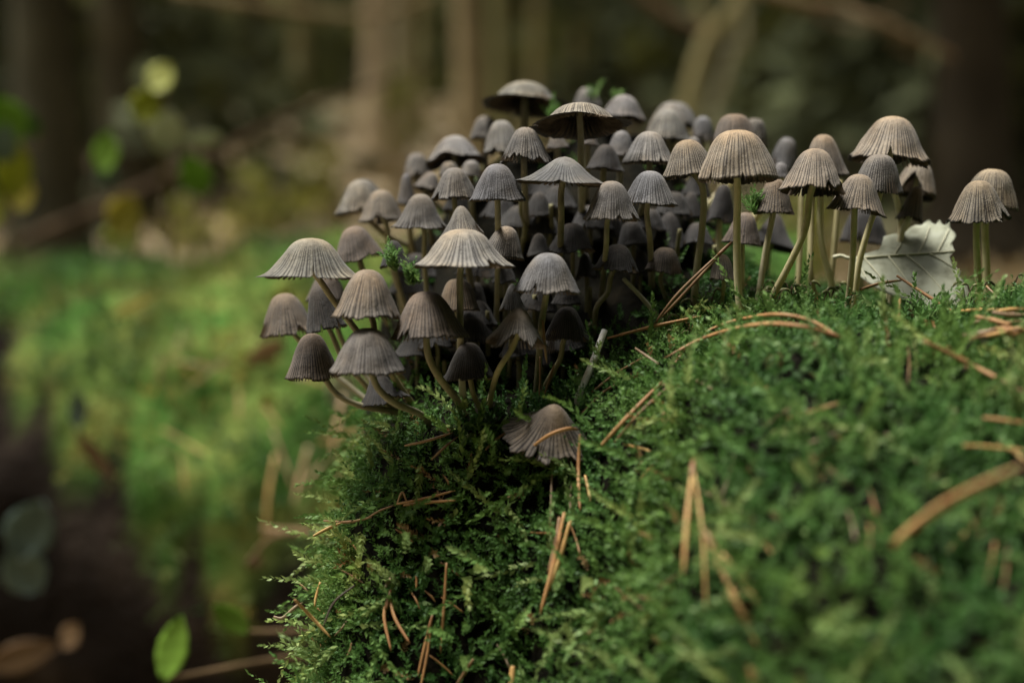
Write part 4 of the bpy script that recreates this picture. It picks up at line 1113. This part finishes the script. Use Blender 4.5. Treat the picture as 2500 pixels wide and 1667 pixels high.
branch([(1500, -60, 1.8), (1640, 40, 1.8), (1720, 75, 1.8)], .008, .005, M['twig'], (1.2, 1.1, 1.0), "hanging_twig", "brown twig hanging beside the forked leaning tree")
branch([(1850, -25, 1.5), (1960, 5, 1.5), (2060, 20, 1.5), (2200, 75, 1.5), (2330, 140, 1.52)], .005, .003, M['twig'], (2.0, 1.9, 1.7), "dead_branch", "pale dead branch with short twigs reaching in front of the dark trunks",
       sub=([(2060, 20, 1.5), (2120, 45, 1.49), (2210, 10, 1.49)], [(1960, 5, 1.5), (2040, 60, 1.51), (2140, 70, 1.52)], [(2200, 75, 1.5), (2180, 110, 1.5), (2270, 150, 1.5)]))

# ------------------------------------------------------------------ trees
def leaf_cloud(n, rx, ry, rz, size, seed, hollow=0.3):
    r_ = np.random.default_rng(seed)
    # clumps of leaves gathered round branch ends
    nc = max(6, n // 28)
    c = r_.normal(size=(nc, 3)); c /= np.linalg.norm(c, axis=1)[:, None]; c *= (hollow + (1 - hollow) * r_.random((nc, 1)) ** .5)
    pts = c[r_.integers(0, nc, n)] * np.array([rx, ry, rz]) + r_.normal(size=(n, 3)) * np.array([rx, ry, rz]) * .13
    a = r_.normal(size=(n, 3)); a /= np.linalg.norm(a, axis=1)[:, None]
    b = np.cross(a, r_.normal(size=(n, 3))); b /= np.linalg.norm(b, axis=1)[:, None]
    s = size * (.6 + .8 * r_.random((n, 1)))
    V = np.stack([pts - a * s, pts + b * s * .55, pts + a * s, pts - b * s * .55], 1).reshape(-1, 3)
    return V, np.arange(len(V)).reshape(-1, 4)
CROWNS = []
for k in range(4):
    v, q = leaf_cloud(260, 1.7, 1.7, 2.4, .15, 50 + k)
    CROWNS.append(make_mesh("crown", v, q, False)); CROWNS[-1].materials.append(M['leafy'])
def limb_mesh(H, r, k):
    Vs, Qs, Ts = [], [], []; off = 0
    for i in range(7):
        z0 = H * (.62 + .05 * i); a = i * 2.4 + k; ln_ = 1.3 * (1 - i * .07)
        pth = catmull([(0, 0, z0), (math.cos(a) * ln_ * .5, math.sin(a) * ln_ * .5, z0 + .25), (math.cos(a) * ln_, math.sin(a) * ln_, z0 + .75)], 7)
        v, q, t = tube(pth, np.linspace(r * .35, r * .08, 7), 5)
        Vs.append(v); Qs.append(q + off); Ts.append(t + off); off += len(v)
    return make_mesh("limb", np.vstack(Vs), [np.vstack(Qs), np.vstack(Ts)])
def tree(u, d, wpx, lean, mat, col, label, H=8.0, k=0, group="trees of the forest behind the stump", flare=1.5, name="forest_tree", vlean=None):
    x = (u - 1250) / FPX * d; y = d
    z0 = float(ground_h(x, y)) - .05
    r0 = wpx / 2 * d / FPX
    root = empty(name, (x, y, z0))
    tag(root, label, "tree", group)
    zs = np.array([0, .08, .25, .6, 1.2, 2.2, 4, 6, H]) 
    path = np.stack([lean * zs * .5 + .03 * np.sin(zs * 1.3 + k), .02 * np.sin(zs + k * 2), zs], -1)
    rad = r0 * np.array([flare * 1.35, flare * 1.15, 1 + (flare - 1) * .4, 1.04, 1.0, .93, .78, .55, .25])
    v, q, t = tube(path, rad, 14, rough=.08)
    link("trunk", make_mesh("trunk", v, [q, t]), mat, root, None, col)
    lb = link("limbs", limb_mesh(H, r0, k), mat, root, (lean * H * .4, 0, 0), col)
    cr = link("crown", CROWNS[k % 4], None, root, (lean * H * .42, 0, H - 1.0))
    cr.rotation_euler = (0, 0, k * 1.3)
    return root
rr0 = random.Random(11)
tree(925, 5.4, 48, -.10, M['bark_tan'], (1.05, 1.0, .95), "slender tan trunk with swollen foot, leaning beside another", 8, 0, flare=2.2)
tree(962, 6.4, 40, .0, M['bark_tan'], (.8, .85, .8), "slender tan trunk just behind the swollen-footed one", 8.5, 1)
tree(1133, 5.6, 52, .0, M['bark_tan'], (1.0, .98, .85), "straight tan trunk standing clear above the cluster's black-edged umbrella", 9, 2)
tree(1224, 6.8, 42, .01, M['bark_tan'], (.62, .72, .5), "straight greenish trunk beside the clear tan trunk", 8.6, 3)
tree(1925, 5.8, 40, .02, M['bark_tan'], (.62, .72, .45), "straight olive trunk between the leaning tree and the dark trunks", 8.2, 1)
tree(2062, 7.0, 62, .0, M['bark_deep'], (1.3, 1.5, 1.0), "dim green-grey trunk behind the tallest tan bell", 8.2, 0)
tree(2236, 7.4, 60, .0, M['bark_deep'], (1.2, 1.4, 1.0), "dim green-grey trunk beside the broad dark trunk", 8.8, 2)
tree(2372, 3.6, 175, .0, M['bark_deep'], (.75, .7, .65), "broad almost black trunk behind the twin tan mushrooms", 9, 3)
tree(90, 3.2, 150, .0, M['bark_deep'], (.8, .85, .75), "added near-black trunk standing in for forest darkness behind the bright green sapling", 9, 1)  # trunk added to stand in for plain darkness of the deep forest
tree(300, 3.9, 110, -.01, M['bark_deep'], (1.0, 1.0, .85), "added dark trunk standing in for forest darkness behind the lime-leaved sapling", 9, 2)  # second trunk added where there is only forest darkness
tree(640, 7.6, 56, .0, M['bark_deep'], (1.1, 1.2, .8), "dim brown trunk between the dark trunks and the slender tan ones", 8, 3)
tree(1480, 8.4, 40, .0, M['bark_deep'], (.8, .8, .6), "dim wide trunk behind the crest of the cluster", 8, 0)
for u_, d_, w_, lb in ((1020, 7.6, 26, "thin pale sapling trunk between the slender tan trunks"), (1300, 7.2, 30, "thin pale trunk behind the black-edged umbrella's side"), (730, 8.0, 30, "thin pale trunk above the leafy slope"), (1400, 8.8, 28, "thin olive trunk behind the small pale button"), (560, 8.6, 28, "thin olive trunk beyond the lime-leaved sapling"), (1820, 7.8, 30, "thin olive trunk just behind the leaning tree")):
    tree(u_, d_, w_, rr0.uniform(-.03, .03), M['bark_tan'], (.8, .85, .62), lb, 8, int(u_) % 4)
# the leaning forked young tree
lt = empty("leaning_tree", Vector(((1650 - 1250) / FPX * 3.0, 3.0, float(ground_h((1650 - 1250) / FPX * 3.0, 3.0)) - .03)))
tag(lt, "pale greenish young tree leaning over and forking above the twin domes", "tree", "trees of the forest behind the stump")
def lt_part(px, r0, r1, name, mat=M['bark_tan'], col=(.75, .82, .62)):
    w = [P(*q) for q in px]
    pth = catmull([tuple(q) for q in w], 16)
    v, q, t = tube(pth, np.linspace(r0, r1, 16), 10, rough=.08)
    link(name, make_mesh(name, v - np.array(lt.location), [q, t]), mat, lt, None, col)
lt_part([(1630, 560, 3.0), (1668, 330, 3.0), (1690, 210, 3.0), (1735, 80, 3.0), (1830, -40, 3.0), (2300, -900, 3.1), (2500, -2400, 3.2)], .017, .010, "trunk")
lt_part([(1735, 80, 3.0), (1690, -60, 3.0), (1640, -500, 3.0), (1500, -1800, 3.0)], .010, .005, "fork")
lt_part([(1700, 540, 3.05), (1735, 300, 3.05), (1790, 120, 3.05), (1815, -50, 3.05), (1700, -1500, 3.1)], .012, .006, "second_stem", col=(.7, .8, .75))
cr = link("crown", CROWNS[2], None, lt, P(2000, -2500, 3.1) - lt.location); cr.scale = (.7, .7, .7)
# dim trunks deeper in the wood
rr_ = random.Random(4)
taken = []
for k in range(18):
    u = -200 + k * 165 + rr_.uniform(-60, 60); d_ = rr_.uniform(8.5, 15)
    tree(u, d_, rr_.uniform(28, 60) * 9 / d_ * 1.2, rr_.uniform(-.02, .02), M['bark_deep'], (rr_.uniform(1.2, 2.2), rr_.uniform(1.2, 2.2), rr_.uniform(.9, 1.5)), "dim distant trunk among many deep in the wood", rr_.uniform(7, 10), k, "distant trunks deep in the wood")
# the wood goes on around the clearing on the other sides too
for k in range(14):
    a = R(120 + k * 9 + rr_.uniform(-4, 4)); q_ = rr_.uniform(5, 10)
    x, y = math.sin(a) * q_, math.cos(a) * q_
    if y > .3: continue
    tree(1250, q_, 120, 0, M['bark_deep'], (.9, .9, .8), "trunk of the wood standing behind the viewer", rr_.uniform(8, 11), k, "trunks around the clearing").location = (x, y, -.05)

# young dark spruces closing the wood
def spruce_mesh(seed, H=3.2):
    r_ = np.random.default_rng(seed)
    P0, D0 = [], []
    for i in range(46):
        z = H * (0.04 + .95 * i / 46); ln_ = (H - z) * .36 + .06
        for j in range(6):
            a = r_.random() * 6.28
            for s in np.linspace(.15, 1, 9):
                P0.append((math.cos(a) * ln_ * s, math.sin(a) * ln_ * s, z - .22 * ln_ * s * s + .02 * r_.normal())); D0.append((math.cos(a), math.sin(a), -.25))
    P0 = np.array(P0); D0 = np.array(D0); n = len(P0)
    a = D0 + r_.normal(size=(n, 3)) * .5; a /= np.linalg.norm(a, axis=1)[:, None]
    b = np.cross(a, r_.normal(size=(n, 3))); b /= np.linalg.norm(b, axis=1)[:, None]
    s = .085 * (.7 + .6 * r_.random((n, 1)))
    V = np.stack([P0 - a * s, P0 + b * s * .45, P0 + a * s, P0 - b * s * .45], 1).reshape(-1, 3)
    return make_mesh("branches", V, np.arange(len(V)).reshape(-1, 4), False)
SPR = [spruce_mesh(k) for k in range(3)]
for m_ in SPR: m_.materials.append(M['spruce'])
def spruce(u, d, sc, label, k):
    x = (u - 1250) / FPX * d
    root = empty("spruce", (x, d, float(ground_h(x, d)) - .03)); root.scale = (sc,) * 3
    tag(root, label, "tree", "young spruces in the wood")
    v, q, t = tube([(0, 0, 0), (0, 0, 1.6), (0, 0, 3.2)], [.045, .03, .006], 8)
    link("trunk", make_mesh("trunk", v, [q, t]), M['bark_deep'], root)
    o = link("crown", SPR[k % 3], None, root); o.rotation_euler = (0, 0, k * 1.7)
    return root
for k, (u, d_, sc) in enumerate([(180, 4.6, .9), (-150, 5.0, 1.1), (2330, 5.0, 1.1), (2560, 4.4, 1.0), (2130, 6.6, 1.1), (1760, 8.4, 1.2), (2450, 7.4, 1.3), (40, 7.0, 1.3)]):
    spruce(u, d_, sc, "young dark spruce filling the gloom between the trunks", k)

for k, (x, y, sc) in enumerate([(-2.6, -2.2, 2.1), (-1.2, -2.6, 2.3), (.2, -2.3, 2.2), (1.6, -2.4, 2.3), (2.8, -1.5, 2.0), (3.0, -.1, 1.8)]):  # unseen spruces added behind the camera to cut frontal sky light
    spruce(1250, 2.0, sc, "added unseen spruce behind the camera, blocking frontal sky light", k + 20).location = (x, y, -.03)

# understory shrubs with yellow-green leaves
SHR = []
for k in range(3):
    v, q = leaf_cloud(420, .30, .30, .34, .030, 90 + k, .1)
    m_ = make_mesh("foliage", v, q, False); SHR.append(m_)
M['shrubleaf'] = mat_simple("shrub_leaf", (0.10, 0.13, 0.018), (0.24, 0.22, 0.035), 5, 0.6, 0, 3, island=.5, trans=.4)
for m_ in SHR: m_.materials.append(M['shrubleaf'])
def shrub(u, v, d, sc, label, k):
    c = P(u, v, d); gz = float(ground_h(c.x, c.y))
    root = empty("shrub", (c.x, c.y, gz))
    tag(root, label, "shrub", "yellow-green shrubs under the trees")
    hgt = max(.06, c.z - gz)
    Vs, Qs, Ts = [], [], []; off = 0
    for i in range(5):
        a = i * 1.26 + k
        pth = catmull([(0, 0, -.02), (math.cos(a) * .05, math.sin(a) * .05, hgt * .5), (math.cos(a) * .16 * sc, math.sin(a) * .16 * sc, hgt + .05)], 6)
        v_, q_, t_ = tube(pth, np.linspace(.006, .002, 6), 5)
        Vs.append(v_); Qs.append(q_ + off); Ts.append(t_ + off); off += len(v_)
    link("stems", make_mesh("stems", np.vstack(Vs), [np.vstack(Qs), np.vstack(Ts)]), M['twig'], root)
    f = link("foliage", SHR[k % 3], None, root, (0, 0, hgt)); f.scale = (sc,) * 3; f.rotation_euler = (0, 0, k * 2.1)
for k, (u, v, d_, sc, lb) in enumerate([(1880, 120, 5.0, .55, "yellow-green shrub glowing beside the straight olive trunk"), (1000, 255, 5.0, .38, "yellow-green shrub between the slender tan trunks"), (780, 420, 3.4, .28, "low olive shrub behind the cream mushroom"),
                                        (640, 500, 2.6, .3, "olive shrub on the leafy slope behind the log"), (560, 130, 6.2, .5, "dim shrub high on the slope between dark and tan trunks"), (1320, 90, 7.5, .5, "dim olive shrub beyond the greenish trunk"),
                                        (1560, 130, 6.5, .45, "dim shrub behind the crest beside the leaning tree"), (2020, 620, 1.6, .22, "low green shrub seen between the mushroom stems"), (1850, 640, 1.4, .2, "low green shrub seen beneath the brown-grey bell"), (460, 560, 2.0, .2, "low shrub right behind the log's top")]):
    shrub(u, v, d_, sc, lb, k)

# leaf litter over the slope, and the far wood as one mass
n = 9000
ly = .95 + 13 * rng.random(n) ** 1.6; lx = (rng.random(n) - .5) * (1.6 + 1.15 * ly)
lz = ground_h(lx, ly)
a = rng.normal(size=(n, 3)) * np.array([1, 1, .45]); a /= np.linalg.norm(a, axis=1)[:, None]
b = np.cross(a, rng.normal(size=(n, 3))); b /= np.linalg.norm(b, axis=1)[:, None]
s = (.022 + .03 * rng.random((n, 1))) * (1 + .06 * ly[:, None])
c = np.stack([lx, ly, lz + .012 + .03 * rng.random(n)], -1)
V = np.stack([c - a * s, c + b * s * .6, c + a * s, c - b * s * .6], 1).reshape(-1, 3)
lit = link("leaf_litter", make_mesh("leaf_litter", V, np.arange(4 * n).reshape(-1, 4), False), M['litter'])
tag(lit, "brown fallen leaves strewn over the forest slope", kind="stuff")
n = 70000
th = rng.random(n) * 2 * PI
q_ = 15 + 9 * rng.random(n)
fx = np.sin(th) * q_; fy = np.cos(th) * q_
fz = ground_h(fx, fy) + 9.0 * rng.random(n) ** 2.3
c = np.stack([fx, fy, fz], -1)
a = rng.normal(size=(n, 3)); a /= np.linalg.norm(a, axis=1)[:, None]
b = np.cross(a, rng.normal(size=(n, 3))); b /= np.linalg.norm(b, axis=1)[:, None]
s = .16 + .22 * rng.random((n, 1))
V = np.stack([c - a * s, c + b * s * .6, c + a * s, c - b * s * .6], 1).reshape(-1, 3)
fw = link("far_forest", make_mesh("far_forest", V, np.arange(4 * n).reshape(-1, 4), False), M['leafy'])
tag(fw, "dark far wood closing the view behind the trunks", kind="stuff")
